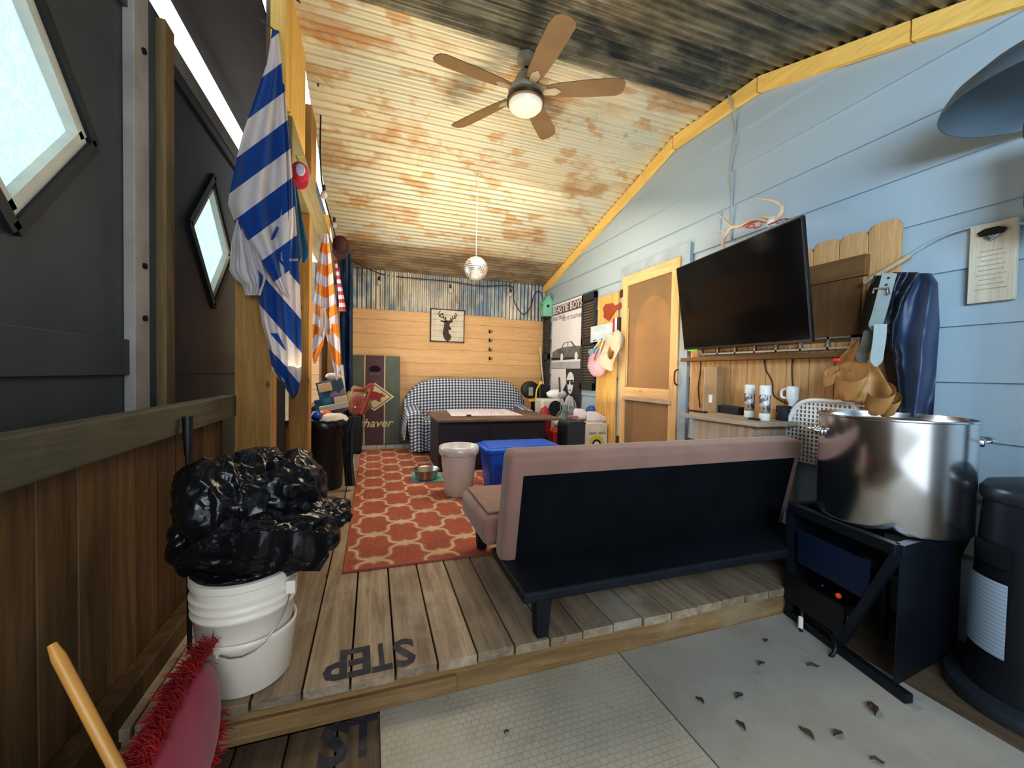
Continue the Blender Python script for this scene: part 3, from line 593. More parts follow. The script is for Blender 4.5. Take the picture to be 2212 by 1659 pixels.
arch = [(-.30, 0), (.24, 0), (.24, 1.35)] + [(-.03 + .27 * math.cos(a) * 1.0, 1.35 + .38 * math.sin(a)) for a in [PI * k / 16 for k in range(17)]] + [(-.30, 1.35)]
G().box((XW - .026, DY0 + .02, .02), (XW - .020, DY1 - .02, DZ - .02)).build('inner_door', pm('inner_door', (.20, .13, .07), .6), d1)
G().prism(arch, wm(DY0 + .36, .1, XW - .0265), .003).build('arched_panel', pm('arched_panel', (.85, .40, .15), .6), d1)
p = at(1464, 815, 0, dx); G().tube(spline([(dx, p[1], p[2] + .07), (dx - .03, p[1], p[2] + .05), (dx - .035, p[1], p[2]), (dx - .03, p[1], p[2] - .05), (dx, p[1], p[2] - .07)]), .007, 8).build('door_handle', pm('bronze', (.12, .06, .03), .4, .6), d1, smooth=60)
for z in (1.93, .35): G().box((dx - .004, DY1 - .02, z - .04), (dx + .01, DY1 + .03, z + .04)).build('hinge', pm('hinge_brown', (.06, .03, .02), .5), d1)
G().tube([(dx - .003, DY1 - .13, .95), (dx - .003, DY1 - .13, 1.75)], .004, 6).build('closer_rod', pm('door_cream', (.8, .65, .4), .5), d1)
CAS = pm('casing_blue', (.36, .43, .47), .5)
struct(G().box((XW - .045, DY0 - .10, 0), (XW - .01, DY0, DZ + .1)).box((XW - .045, DY1, 0), (XW - .01, DY1 + .055, DZ + .1)).box((XW - .045, DY0, DZ), (XW - .01, DY1, DZ + .1)).build('trim_11', CAS, bevel=.003), 'blue grey casing round the screen door', 'door casing')
# wide plank with hog cut-out
pl = thing('pine_plank', (XW - .03, 4.06, 0), 'wide upright pine plank with a red hog cut-out left of the screen door', 'plank')
G().box((XW - .045, 3.86, 0), (XW - .0195, 4.28, 1.97)).build('board', wood('orange_plank', (.78, .47, .16), (.55, .30, .08), axis=2, var=.1, bs=.1), pl, bevel=.004)
p = at(1322, 672, 0, XW - .046); G().prism([(a * .36, b * .19) for a, b in [(-.5, .3), (-.35, .5), (.05, .45), (.2, .25), (.5, .35), (.52, .05), (.25, -.02), (.05, -.3), (-.12, -.55), (-.3, -.4), (-.45, -.25), (-.42, .0)]], wm(p[1], p[2], XW - .0465), .012).build('hog_cutout', pm('rust_red', (.33, .065, .03), .6), pl, bevel=.002)
# posters
PAPER = pm('poster_paper', (.80, .78, .80), .5, col2=(.72, .70, .74), ns=2)
y0, y1 = at(1197, 658, 0, XW)[1], at(1264, 637, 0, XW)[1]; zt_, zb_ = at(1264, 637, 0, XW)[2], at(1256, 796, 0, XW)[2]
pw, ph = y0 - y1, zt_ - zb_; pc = (y0 + y1) / 2; pz = (zt_ + zb_) / 2; M = wm(pc, pz, XW - .0205); MV = lambda a, b, c=0: M @ Matrix.Translation((a, b, c))
po = thing('music_poster', (XW - .02, pc, pz), 'large black and white band poster with a parked car, between the shutters', 'poster')
G().prism(rect(pw, ph), M, .002).build('sheet', PAPER, po)
GR1, GR2, GR3 = pm('ink_dark', (.045, .04, .045), .6), pm('ink_mid', (.22, .21, .22), .6, col2=(.1, .1, .1), ns=8), pm('ink_light', (.48, .49, .54), .6)
G().prism(rect(pw - .01, ph * .135), MV(0, ph * .40), .003).build('title_band', pm('ink_band', (.16, .11, .10), .6), po)
g = G(); text(g, 'BEASTIE BOYS', MV(0, ph * .40, .003), ph * .15, w=pw * .95, bold=.001); g.build('lettering', PAPER, po)
g = G(); text(g, 'SABOTAGE', MV(-pw * .27, ph * .275, .002), .085, w=pw * .42); text(g, 'GET IT TOGETHER', MV(pw * .17, ph * .235, .002), .075, w=pw * .60); g.build('lettering', GR2, po)
cy_ = -ph * .27
g = G().prism([(a * pw, cy_ + b * ph) for a, b in [(-.48, -.07), (-.47, .03), (-.3, .07), (-.15, .085), (-.08, .155), (.18, .165), (.3, .09), (.45, .08), (.48, -.03), (.44, -.075)]], MV(0, 0, .001), .002); g.build('car_picture', GR2, po)
g = G().prism([(a * pw, cy_ + b * ph) for a, b in [(-.1, .09), (-.05, .145), (.05, .15), (.05, .09)]], MV(0, 0, .002), .002).prism([(a * pw, cy_ + b * ph) for a, b in [(.08, .09), (.08, .15), (.16, .15), (.24, .09)]], MV(0, 0, .002), .002); g.build('car_windows', PAPER, po)
g = G()
for a in (-.13, .33): g.prism([(a * pw + .045 * math.cos(q), cy_ - ph * .06 + .06 * math.sin(q)) for q in [2 * PI * k / 20 for k in range(20)]], MV(0, 0, .002), .002)
g.build('car_wheels', PAPER, po); G().prism([(a * pw, cy_ + b * ph) for a, b in [(-.5, -.1), (.5, -.1), (.5, -.075), (-.5, -.06)]], MV(0, 0, .001), .002).build('road', GR1, po)
G().prism(rect(pw, ph * .10), MV(0, -ph * .45), .0025).build('caption_band', GR3, po)
# lower poster
zb2 = at(1250, 880, 0, XW)[2]; ph2 = zb_ - zb2 - .005; pz2 = zb2 + ph2 / 2; M = wm(pc, pz2, XW - .0205)
p2 = thing('portrait_poster', (XW - .02, pc, pz2), 'black and white poster of a face in dark glasses, below the car poster', 'poster')
G().prism(rect(pw, ph2), M, .002).build('sheet', PAPER, p2)
G().prism([(0 * pw, -ph2 * .5), (.5 * pw, -ph2 * .5), (.5 * pw, .5 * ph2), (.02 * pw, .5 * ph2), (.04 * pw, .1 * ph2), (-.1 * pw, -.15 * ph2)], MV(0, 0, .001), .002).build('dark_ground', GR1, p2)
G().prism([(.17 * pw + .11 * pw * math.cos(q) * (1.1 if math.sin(q) > 0 else .8), .12 * ph2 + .3 * ph2 * math.sin(q)) for q in [2 * PI * k / 24 for k in range(24)]], MV(0, 0, .002), .002).build('face', PAPER, p2)
g = G()
for a in (.10, .22): g.prism([(a * pw + .045 * pw * math.cos(q), .13 * ph2 + .06 * ph2 * math.sin(q)) for q in [2 * PI * k / 16 for k in range(16)]], MV(0, 0, .004), .001)
g.prism([(.06 * pw, .16 * ph2), (.34 * pw, .2 * ph2), (.34 * pw, .22 * ph2), (.06 * pw, .19 * ph2)], MV(0, 0, .004), .001).prism([(.12 * pw, -.08 * ph2), (.2 * pw, -.08 * ph2), (.2 * pw, -.06 * ph2), (.12 * pw, -.06 * ph2)], MV(0, 0, .004), .001)
g.build('glasses', GR1, p2)
G().prism([(-.02 * pw, -.5 * ph2), (.3 * pw, -.5 * ph2), (.26 * pw, -.25 * ph2), (.12 * pw, -.2 * ph2), (.04 * pw, -.3 * ph2)], MV(0, 0, .002), .002).build('shirt', PAPER, p2)
# shutters
SHUT = pm('shutter_dark', (.035, .037, .042), .5); SLAT = pm('shutter_tan', (.20, .16, .11), .6)
def shutter(ya, yb, za, zb, label, x=XW - .0195):
    s = thing('shutter', (x, (ya + yb) / 2, za), label, 'shutter', None); w = yb - ya
    g = G().box((x - .03, ya, za), (x, ya + .035, zb)).box((x - .03, yb - .035, za), (x, yb, zb))
    for z in (za, (za + zb) / 2 - .04, zb - .09): g.box((x - .03, ya, z), (x, yb, z + .09))
    g.build('frame', SHUT, s, bevel=.003); g = G(); g2 = G(); z = za + .1
    while z < zb - .1:
        if abs(z - (za + zb) / 2) > .06: g.bar((x - .014, ya + .03, z), (x - .014, yb - .03, z), .022, .005, up=(.6, 0, .8))
        z += .034
    g.build('louvres', SLAT, s); G().box((x - .004, ya + .02, za + .02), (x, yb - .02, zb - .02)).build('backing', SHUT, s)
shutter(4.34, 4.68, at(1287, 835, 0, XW)[2] - .05, at(1293, 632, 0, XW)[2] + .02, 'black louvred shutter right of the car poster')
shutter(5.70, 5.93, .62, 2.0, 'black louvred shutter in the back corner below the birdhouse')
# ============================================================ FUTON, TOTE, BIN, BOWL
MAUVE = pm('mauve_suede', (.32, .18, .135), .95, col2=(.27, .15, .115), ns=7, bs=.15, Sheen_Weight=.3)
BLKCLOTH = pm('black_lining', (.005, .006, .008), .9, col2=(.008, .009, .012), ns=4, Specular_IOR_Level=.12)
FX0, FX1 = .555, 2.31
fu = thing('futon_sofa', (1.45, 1.9, 0), 'mauve futon seen from behind, black lined back and black frame at the step edge', 'futon')
d = V((0, 1.605 - 1.715, .70 - .17)); Ld = d.length; Mf = frame(((FX0 + FX1) / 2, 1.715, .17), (1, 0, 0), d); hw = (FX1 - FX0) / 2
g = G().prism([(-hw, 0), (hw, 0), (hw, Ld), (-hw, Ld)], Mf @ Matrix.Translation((0, 0, -.12)), .12); g.build('backrest', MAUVE, fu, bevel=.035, seg=4, smooth=40)
g = G().prism([(-hw + .065, .03), (hw - .065, .03), (hw - .065, Ld - .095), (-hw + .065, Ld - .095)], Mf, .006); g.build('back_lining', BLKCLOTH, fu, bevel=.003)
G().box((FX0 - .05, 1.84, .21), (2.13, 2.36, .36)).build('seat', MAUVE, fu, bevel=.045, seg=4, smooth=40)
G().box((FX0 - .02, 1.88, .362), (2.10, 2.33, .373)).build('seat_panel', pm('mauve_panel', (.36, .235, .20), .95), fu, bevel=.006)
FRB = pm('futon_frame', (.009, .012, .017), .55, col2=(.014, .017, .024), ns=4, bs=.1, Specular_IOR_Level=.3)
G().box((FX0 + .0, 1.425, .16), (FX1 - .02, 1.86, .205)).build('frame_platform', FRB, fu, bevel=.012, seg=3)
for x, y in ((.65, 1.475), (2.2, 1.475), (.62, 2.3), (2.05, 2.3)):
    g = G().add([(x - .035, y - .035, .17), (x + .035, y - .035, .17), (x + .035, y + .035, .17), (x - .035, y + .035, .17), (x - .024, y - .026, .0), (x + .024, y - .026, .0), (x + .024, y + .022, .0), (x - .024, y + .022, .0)],
        [(0, 1, 2, 3), (7, 6, 5, 4), (0, 4, 5, 1), (1, 5, 6, 2), (2, 6, 7, 3), (3, 7, 4, 0)]); g.build('leg', FRB, fu, bevel=.004)
TB = pm('tote_blue', (.01, .115, .58), .35, col2=(.01, .10, .5), ns=3)
to = thing('storage_tote', (1.2, 3.42, .013), 'blue plastic storage tote with a lid behind the white bin', 'storage tote')
tx0, tx1, ty0, ty1 = .91, 1.60, 3.22, 3.62
def rr(x0, x1, y0, y1, r, n=5):
    o = []
    for cx_, cy_, a0 in ((x1 - r, y0 + r, -90), (x1 - r, y1 - r, 0), (x0 + r, y1 - r, 90), (x0 + r, y0 + r, 180)):
        for k in range(n + 1): a = math.radians(a0 + 90 * k / n); o.append((cx_ + r * math.cos(a), cy_ + r * math.sin(a)))
    return o
def loft(g, loops, m=0):
    n = len(loops[0][0]); vs = [(x, y, z) for lp, z in loops for x, y in lp]
    return g.add(vs, [(i * n + k, i * n + (k + 1) % n, (i + 1) * n + (k + 1) % n, (i + 1) * n + k) for i in range(len(loops) - 1) for k in range(n)] + [tuple(range(n))[::-1], tuple((len(loops) - 1) * n + k for k in range(n))], m=m)
g = G(); loft(g, [(rr(tx0 + .06, tx1 - .06, ty0 + .05, ty1 - .05, .04), .014), (rr(tx0 + .02, tx1 - .02, ty0 + .02, ty1 - .02, .05), .36), (rr(tx0, tx1, ty0, ty1, .05), .365), (rr(tx0, tx1, ty0, ty1, .05), .385)]); g.build('tub', TB, to, smooth=35, bevel=.003)
g = G(); loft(g, [(rr(tx0 - .015, tx1 + .015, ty0 - .015, ty1 + .015, .06), .375), (rr(tx0 - .015, tx1 + .015, ty0 - .015, ty1 + .015, .06), .405), (rr(tx0 + .02, tx1 - .02, ty0 + .02, ty1 - .02, .05), .408), (rr(tx0 + .03, tx1 - .03, ty0 + .03, ty1 - .03, .05), .425)]); g.build('lid', TB, to, smooth=35, bevel=.004)
g = G().box((tx0 + .2, ty0 - .0, .30), (tx1 - .2, ty0 + .03, .355)); g.build('handle', TB, to, bevel=.006)
g = G()
for s in (0, 1): x = lerp(tx0 + .10, tx1 - .10, s); g.add([(x - .03, ty0 + .033, .05), (x + .03, ty0 + .033, .05), (x + .03, ty0 + .012, .27), (x - .03, ty0 + .012, .27)], [(0, 1, 2, 3)])
g.build('rib', pm('tote_blue_dark', (.006, .07, .40), .4), to)
# bin
bx, by = .70, 3.38
bi = thing('waste_bin', (bx, by, .013), 'white ribbed waste bin with a bag over its rim beside the blue tote', 'bin')
g = G(); n = 120; vs = []; prof = [(.112, .014), (.152, .40)]
g.lathe([(.108, .014), (.115, .03), (.150, .36), (.152, .38)], (bx, by, 0), 96, cap0=True, wob=lambda a, z: 1 + (.02 if math.sin(a * 28) > .3 and .04 < z < .36 else 0)); g.build('body', pm('cream_plastic', (.68, .60, .53), .45, col2=(.62, .53, .45), ns=5), bi, smooth=30)
g = G().lathe([(.152, .355), (.166, .36), (.170, .385), (.166, .425), (.158, .43), (.150, .415), (.140, .38), (.11, .36), (.001, .355)], (bx, by, 0), 64, wob=lambda a, z: 1 + .012 * math.sin(a * 9 + z * 60) + .01 * math.sin(a * 23)); g.build('liner_bag', pm('milky_bag', (.66, .63, .62), .25, col2=(.56, .52, .50), ns=16, Coat_Weight=.4), bi, smooth=60)
# bowl and mat
g = G(); q = [at(x, y, 2, .0125) for x, y in ((890, 1041), (962, 1041), (950, 1022), (888, 1020))]
g.add([p for p in q] + [p + V((0, 0, .006)) for p in q], [(3, 2, 1, 0), (4, 5, 6, 7), (0, 1, 5, 4), (1, 2, 6, 5), (2, 3, 7, 6), (3, 0, 4, 7)])
tag(g.build('feeding_mat', pm('teal_mat', (.16, .45, .42), .6)), 'small teal mat under the steel pet bowl', 'mat')
p = at(921, 1034, 2, .02); g = G().lathe([(.001, .0), (.085, .0), (.095, .01), (.10, .02), (.115, .085), (.128, .092), (.130, .098), (.122, .1), (.112, .09), (.095, .02), (.08, .008), (.001, .006)], (p[0], p[1], .019), 48)
tag(g.build('pet_bowl', pm('bowl_steel', (.50, .49, .47), .3, .9, col2=(.4, .37, .32), ns=8), smooth=50), 'stainless pet bowl on the teal mat', 'bowl')
# ============================================================ HANGING CLOTHS
def outline_cloth(g, tabL, tabR, Y, y0, y1, uvf, nu=26, nv=90, fold=.02, k=3, ph=0., dY=0., yb=None, flare=1.0):
    def P(u, v):
        y = lerp(y0, y1, v); x = lerp(tab(tabL, y), tab(tabR, y), u)
        p = at(x, y, 1, Y); w = min(1, .15 + 2.2 * v) * flare
        dd = fold * w * (math.sin(u * PI * 2 * k + ph + v * 2.0) + .4 * math.sin(u * PI * 2 * k * 2.3 + v * 3))
        ray = (p - CO); return CO + ray * ((Y + dY + dd) / ray[1])
    g.grid(P, nu, nv, lambda u, v: uvf(lerp(tab(tabL, lerp(y0, y1, v)), tab(tabR, lerp(y0, y1, v)), u), lerp(y0, y1, v), u))
def stripe_mat(name, a, b, frac=.5):
    t = T(name); uv = t.n('ShaderNodeUVMap').outputs[0]; sep = t.n('ShaderNodeSeparateXYZ', {0: uv}); s = t.ma('LESS_THAN', t.ma('FRACT', sep.outputs[1]), frac); n = t.noi(t.co(), 200, 2)
    c = t.mix(s, a, b); bd = t.n('ShaderNodeBsdfPrincipled', {'Base Color': c, 'Roughness': .95, 'Sheen Weight': .2}); tr = t.n('ShaderNodeBsdfTranslucent', {0: c}); mx = t.n('ShaderNodeMixShader', {0: .25, 1: bd.outputs[0], 2: tr.outputs[0]})
    bp = t.n('ShaderNodeBump', {'Strength': .3, 'Distance': .002, 'Height': n}); t.t.links.new(bp.outputs[0], bd.inputs['Normal']); t.t.links.new(mx.outputs[0], t.out.inputs[0]); return t.m
BT = stripe_mat('blue_white_terry', (.72, .66, .65), (.008, .07, .31))
bt = thing('striped_beach_towel', at(592, 65, 1, 2.4), 'long blue and white striped towel hanging by a corner from the beam', 'towel')
Lf = [(65, 588), (135, 577), (220, 548), (280, 527), (330, 514), (400, 499), (440, 492), (475, 505), (505, 520), (560, 558), (632, 606), (642, 622)]
Rf = [(65, 600), (100, 604), (135, 608), (200, 612), (300, 617), (400, 620), (500, 624), (642, 627)]
Rs = lambda y: tab(Rf, y)
ss = lambda x, y: (y - .72 * (Rs(y) - x) - 136) / 128
g = G(); outline_cloth(g, Lf, Rf, 2.38, 65, 642, lambda x, y, u: (x / 100, ss(x, y)), fold=.035, k=1.2, ph=.5); g.build('front_fold', BT, bt, smooth=70)
Lb = [(180, 606), (400, 612), (560, 560), (640, 562), (700, 578), (760, 583), (800, 592), (858, 634)]
Lb = [(180, 608), (400, 612), (480, 600), (560, 552), (600, 556), (660, 560), (700, 566), (752, 582), (800, 592), (860, 630)]
Rb = [(180, 614), (300, 626), (400, 634), (500, 641), (620, 648), (700, 651), (760, 652), (820, 650), (850, 644), (862, 634)]
def s2f(x, y, u):
    if y < 560 and x > 608: return (x / 100, ss(x, y))
    return (x / 100, (y - 1.15 * (x - 600) - 632) / 142 + .0)
g = G(); outline_cloth(g, Lb, Rb, 2.43, 180, 862, s2f, nv=110, fold=.03, k=1.9, ph=2.); g.build('rear_fold', BT, bt, smooth=70)
WT = stripe_mat('white_terry', (.72, .68, .68), (.72, .68, .68))
g = G(); outline_cloth(g, [(470, 512), (520, 500), (585, 495), (608, 510), (612, 522), (640, 530)], [(470, 520), (520, 545), (600, 575), (640, 562)], 2.40, 472, 638, lambda x, y, u: (0, 0), fold=.02, k=2.5, nv=30); g.build('corner_flap', WT, bt, smooth=70)
g = G(); outline_cloth(g, [(720, 583), (757, 581), (800, 588), (829, 611)], [(720, 600), (757, 618), (800, 627), (829, 613)], 2.41, 720, 829, lambda x, y, u: (0, (y - 1.1 * (x - 600) + 20) / 66), fold=.01, k=1, nv=20); g.build('lower_fold', BT, bt, smooth=70)
p = at(592, 65, 1, 2.38); q = at(563, 42, 1, 2.40)
tag(G().tube([q, p, at(600, 68, 1, 2.44), at(602, 68, 1, 2.505)], .004, 6).build('nail_hook', BLKMETAL), 'thin metal hook holding the blue striped towel', 'hook')
OT = stripe_mat('orange_white_terry', (.62, .58, .66), (.72, .26, .03))
ot = thing('striped_beach_towel', at(700, 510, 1, 3.9), 'orange and white striped towel hanging past the second post', 'towel')
Lo = [(505, 697), (540, 690), (600, 683), (660, 678), (760, 674), (790, 680)]; Ro = [(505, 709), (560, 716), (620, 722), (700, 731), (790, 736)]
g = G(); outline_cloth(g, Lo, Ro, 3.9, 505, 722, lambda x, y, u: (0, (y + .55 * abs(x - 704) - 10) / 47), fold=.05, k=2.2, nv=60); g.build('upper_fold', OT, ot, smooth=70)
g = G(); outline_cloth(g, [(700, 700), (740, 708), (822, 727)], [(700, 731), (760, 735), (800, 735), (822, 729)], 3.88, 700, 822, lambda x, y, u: (0, (y - 1.0 * (x - 700) + 15) / 62), fold=.02, k=1.2, nv=30); g.build('long_corner', OT, ot, smooth=70)
g = G(); outline_cloth(g, [(700, 675), (770, 674), (786, 678)], [(700, 704), (745, 698), (786, 681)], 3.89, 700, 786, lambda x, y, u: (0, (y + 1.2 * (x - 690)) / 62), fold=.02, k=1.2, nv=30); g.build('short_corner', OT, ot, smooth=70)
g = G(); outline_cloth(g, [(665, 690), (720, 688), (726, 694)], [(665, 703), (700, 712), (726, 702)], 3.86, 665, 728, lambda x, y, u: (0, 0), fold=.01, k=1, nv=20); g.build('folded_corner', WT, ot, smooth=70)
# cap, trunks, hat, flag cloth, tarp
def capthing(px, py, Y, w, col, col2, label, name='baseball_cap', tilt=0):
    p = at(px, py, 1, Y); o = thing(name, p, label, 'cap'); m_ = pm('cap_' + str(px), col, .7, col2=col2, ns=10)
    G().ball(p, (w * .5, w * .45, w * .62), 18, 12, wob=lambda q: 1 + .08 * noise.noise(q * 3)).build('crown', m_, o, smooth=60)
    G().prism([(w * .48 * math.cos(a), -w * .4 - w * .55 * math.sin(a)) for a in [PI * k / 12 for k in range(13)]], frame((p[0], p[1] - w * .25, p[2]), (1, .2, 0), (0, -.25, 1)), .006).build('brim', m_, o, bevel=.002)
    return o, p
o, p = capthing(648, 375, 2.62, .10, (.62, .03, .06), (.45, .02, .05), 'bright red cap clipped to the beam behind the blue towel')
G().ball((p[0] + .01, p[1] - .05, p[2] + .0), (.025, .012, .035), 10, 8).build('badge', pm('badge_white', (.6, .55, .65), .5), o)
G().tube([p + V((0, .0, .05)), p + V((-.02, .01, .10)), p + V((.01, .05, .12))], .006, 6).build('clip', pm('clip_lime', (.45, .5, .08), .5), o)
TR = pm('teal_cloth', (.005, .21, .34), .6, col2=(.003, .15, .27), ns=6, Sheen_Weight=.3)
g = G(); outline_cloth(g, [(400, 632), (480, 633), (566, 642)], [(400, 640), (480, 655), (540, 667), (555, 668), (567, 660)], 2.55, 400, 567, lambda x, y, u: (0, 0), fold=.04, k=1.5, nv=30)
tag(g.build('swim_trunks', TR, smooth=60), 'teal swim trunks hanging under the red cap', 'shorts')
capthing(736, 530, 4.6, .16, (.045, .006, .009), (.03, .004, .006), 'dark maroon cap hanging at the far end of the beam')
FL = stripe_mat('red_white_stripes', (.62, .55, .55), (.45, .03, .05))
g = G(); outline_cloth(g, [(560, 722), (640, 731), (672, 733)], [(560, 727), (640, 743), (672, 748)], 4.9, 560, 672, lambda x, y, u: (0, y / 17.0), fold=.02, k=1, nv=24)
tag(g.build('striped_flag', FL, smooth=60), 'small red and white striped cloth hanging beside the orange towel', 'flag')
TARP = pm('navy_tarp', (.012, .045, .12), .45, col2=(.008, .02, .05), ns=2.5)
g = G(); outline_cloth(g, [(555, 735), (700, 734), (880, 742)], [(555, 760), (600, 762), (900, 762)], 5.5, 548, 900, lambda x, y, u: (0, 0), fold=.05, k=2, nv=50)
tag(g.build('blue_tarp', TARP, smooth=60), 'dark blue tarp hanging in folds at the back left corner', 'tarp')
# trash can with its contents
tx, ty = -.405, 3.93
tc = thing('trash_can', (tx, ty, 0), 'tall black trash can filled to the rim beside the rug', 'trash can')
CANB = pm('can_black', (.012, .012, .013), .4, col2=(.02, .02, .022), ns=3)
G().lathe([(.001, 0), (.15, 0), (.155, .01), (.182, .56), (.190, .57), (.193, .60), (.182, .605), (.175, .57), (.15, .3), (.001, .28)], (tx, ty, 0), 40, wob=lambda a, z: 1 + .006 * math.sin(a * 12)).build('body', CANB, tc, smooth=40)
g = G().lathe([(.188, .50), (.200, .53), (.202, .60), (.190, .615), (.17, .60), (.15, .5)], (tx, ty, 0), 60, wob=lambda a, z: 1 + .02 * math.sin(a * 11 + z * 40)); g.build('liner_bag', pm('can_liner', (.014, .014, .016), .2), tc, smooth=60)
g = G(); outline_cloth(g, [(905, 752), (950, 738), (1040, 745)], [(905, 768), (925, 762), (1000, 763), (1050, 768)], 3.75, 905, 1050, lambda x, y, u: (0, 0), fold=.02, k=2, nv=24)
g.build('bag_tail', pm('grey_sheen_bag', (.035, .045, .055), .25), tc, smooth=60)
p = at(722, 905, 1, 3.9); o = thing('foam_container', p, 'cream takeout container on top of the trash can', 'container')
g = G().lathe([(.001, .05), (.05, .048), (.085, .03), (.11, -.01), (.10, -.03), (.001, -.035)], p, 28, sx=1.1, sy=.9, wob=lambda a, z: 1 + .06 * math.sin(a * 2 + 1)); g.build('body', pm('foam', (.66, .58, .47), .6), o, smooth=50)
p = at(702, 896, 1, 3.95); tag(G().ball(p, (.06, .05, .04), 16, 10, wob=lambda q: 1 + .2 * noise.noise(q * 4)).build('snack_bag', pm('red_foil', (.6, .05, .02), .35, col2=(.7, .25, .05), ns=30), smooth=50), 'crumpled red snack bag in the trash can', 'bag')
p = at(684, 899, 1, 3.88); tag(G().ball(p, (.045, .05, .045), 14, 10, wob=lambda q: 1 + .15 * noise.noise(q * 3)).build('blue_wrapper', pm('wrap_blue', (.01, .06, .38), .4), smooth=50), 'crumpled blue wrapper in the trash can next to the post', 'wrapper')
# stack of cartons behind the can
g = G().box((-.56, 4.32, .012), (-.28, 4.62, .58)); tag(g.build('black_crate', BLACK, bevel=.01), 'tall black crate behind the trash can, under the printed cartons', 'crate')
t = T('carton_print'); v = t.co(); vo = t.n('ShaderNodeTexVoronoi', {'Vector': v, 'Scale': 9}); c = t.mix(t.ramp(vo.outputs['Distance'], .2, .6), (.03, .16, .22), (.02, .05, .09)); c = t.mix(t.ramp(t.noi(v, 7, 2), .56, .6), c, (.25, .14, .24)); CARTP = t.bsdf(c, .5)
for (a, b, cc, dd), Y, lab, mt in (((682, 893, 750, 858), 4.45, 'teal printed carton lying over the trash can', CARTP), ((686, 858, 744, 822), 4.48, 'tilted blue printed carton on top of the teal one', CARTP), ((688, 846, 716, 828), 4.36, 'small tan carton in front of the blue printed carton', pm('carton_tan', (.62, .40, .22), .6)), ((722, 872, 750, 856), 4.34, 'small cream box at the right of the printed cartons', pm('carton_cream', (.55, .48, .32), .6)), ((690, 886, 752, 873), 4.33, 'long pale box under the printed cartons', pm('carton_pale', (.50, .45, .37), .6))):
    p, q = at(a, b, 1, Y), at(cc, dd, 1, Y); w, h = q[0] - p[0], q[2] - p[2]; g = G(); g.M = Matrix.Translation(((p[0] + q[0]) / 2, Y, (p[2] + q[2]) / 2)) @ Matrix.Rotation(math.radians(-12), 4, 'Y'); dpt = .06 if 'small' in lab or 'long' in lab else .12
    g.box((-w / 2, -dpt / 3, -h / 2), (w / 2, dpt, h / 2)); tag(g.build('carton', mt, bevel=.003), lab, 'box')
p, q = at(736, 845, 1, 4.4), at(743, 795, 1, 4.4); tag(G().bar(at(746, 872, 1, 4.45), at(738, 788, 1, 4.45), .028, .012, up=(0, 1, 0)).build('wooden_batten', pm('slat_white', (.62, .55, .50), .6)), 'narrow white slat leaning above the cartons', 'slat')
p = at(720, 812, 1, 4.35); tag(G().ball(p, (.07, .03, .03), 14, 8, wob=lambda q: 1 + .25 * noise.noise(q * 3)).build('white_rag', pm('rag', (.66, .60, .62), .8), smooth=60), 'small white rag below the orange towel', 'rag')
# ============================================================ BUCKET, BAG, STICKS
bx, by = -.405, 1.595
BK = pm('bucket_white', (.90, .82, .70), .35, col2=(.87, .79, .67), ns=2)
bu = thing('plastic_bucket', (bx, by, 0), 'upper white five gallon bucket with its wire handle down, under the black bag', 'bucket')
g = G().lathe([(.136, .125), (.139, .15), (.147, .245), (.154, .25), (.155, .256), (.148, .262), (.148, .272), (.155, .276), (.156, .283), (.149, .289), (.149, .30), (.157, .304), (.158, .312), (.150, .318), (.151, .345), (.158, .35), (.158, .372), (.148, .375), (.146, .35), (.138, .2), (.001, .18)], (bx, by, 0), 64); g.build('body', BK, bu, smooth=50)
ha = [V((bx + .158 * math.cos(a), by + .158 * math.sin(a), .0)) for a in (0, 0)]
hp = []
for k in range(15):
    a = PI * k / 14; hp.append(V((bx + .160 * math.cos(math.radians(-20) + 0) * math.cos(a) , by - .168 * math.sin(a) - .06 * math.cos(a), .315 - .155 * math.sin(a) - .0)))
g = G().tube(hp, .0028, 6); g.build('wire_handle', pm('wire', (.45, .40, .36), .35, .6), bu, smooth=60)
mid = len(hp) // 2; g = G().tube([hp[mid + 1], hp[mid + 2], hp[mid + 3], hp[mid + 4]], .010, 10); g.build('grip', BK, bu, smooth=60)
g = G().box((bx + .135, by - .085, .29), (bx + .165, by - .04, .335)); g.build('handle_lug', BK, bu, bevel=.004)
b2 = thing('plastic_bucket', (bx + .012, by - .01, 0), 'lower white bucket the handled bucket is nested in', 'bucket')
g = G().lathe([(.001, .0), (.120, .0), (.126, .006), (.143, .165), (.1455, .17), (.1455, .180), (.142, .184), (.139, .18), (.125, .03), (.001, .02)], (bx + .012, by - .01, .001), 64); g.build('body', BK, b2, smooth=50)
# black bag heap
t = T('black_bag'); v = t.co(); n = t.ma('ABSOLUTE', t.ma('SUBTRACT', t.noi(v, 9, 2, .5, 1.5), .5)); BAG = t.bsdf((.010, .010, .012), .2, bump=n, bs=.45, bd=.02)
bb = thing('black_trash_bag', (bx, by, .37), 'crumpled shiny black trash bag heaped on the white bucket', 'trash bag')
def lump(c, r, seed, amp=.26, fq=1.25, seg=110, rg=72):
    def w(q):
        s = V((seed, seed * 1.7, -seed)); a = noise.noise(q * fq + s) * amp; n1 = noise.noise(q * fq * 1.7 + s); n2 = noise.noise(V((q[0] * 3, q[1] * 3, q[2] * 1.3)) * fq - s); n3 = noise.noise(V((q[0] * 7, q[1] * 7, q[2] * 3.5)) * fq + s); a += (.28 - abs(n1)) * amp * .8 + (.2 - abs(n2)) * amp * .6 + (.15 - abs(n3)) * amp * .22; return 1 + a
    return G().ball(c, r, seg, rg, wob=w) if False else (lambda g: g)(blob(c, r, w, seg, rg))
def blob(c, r, w, seg, rg):
    g = G(); c = V(c); r = V(r)
    g.ball((0, 0, 0), r, seg, rg, wob=w); g.v = [p + c for p in g.v]; return g
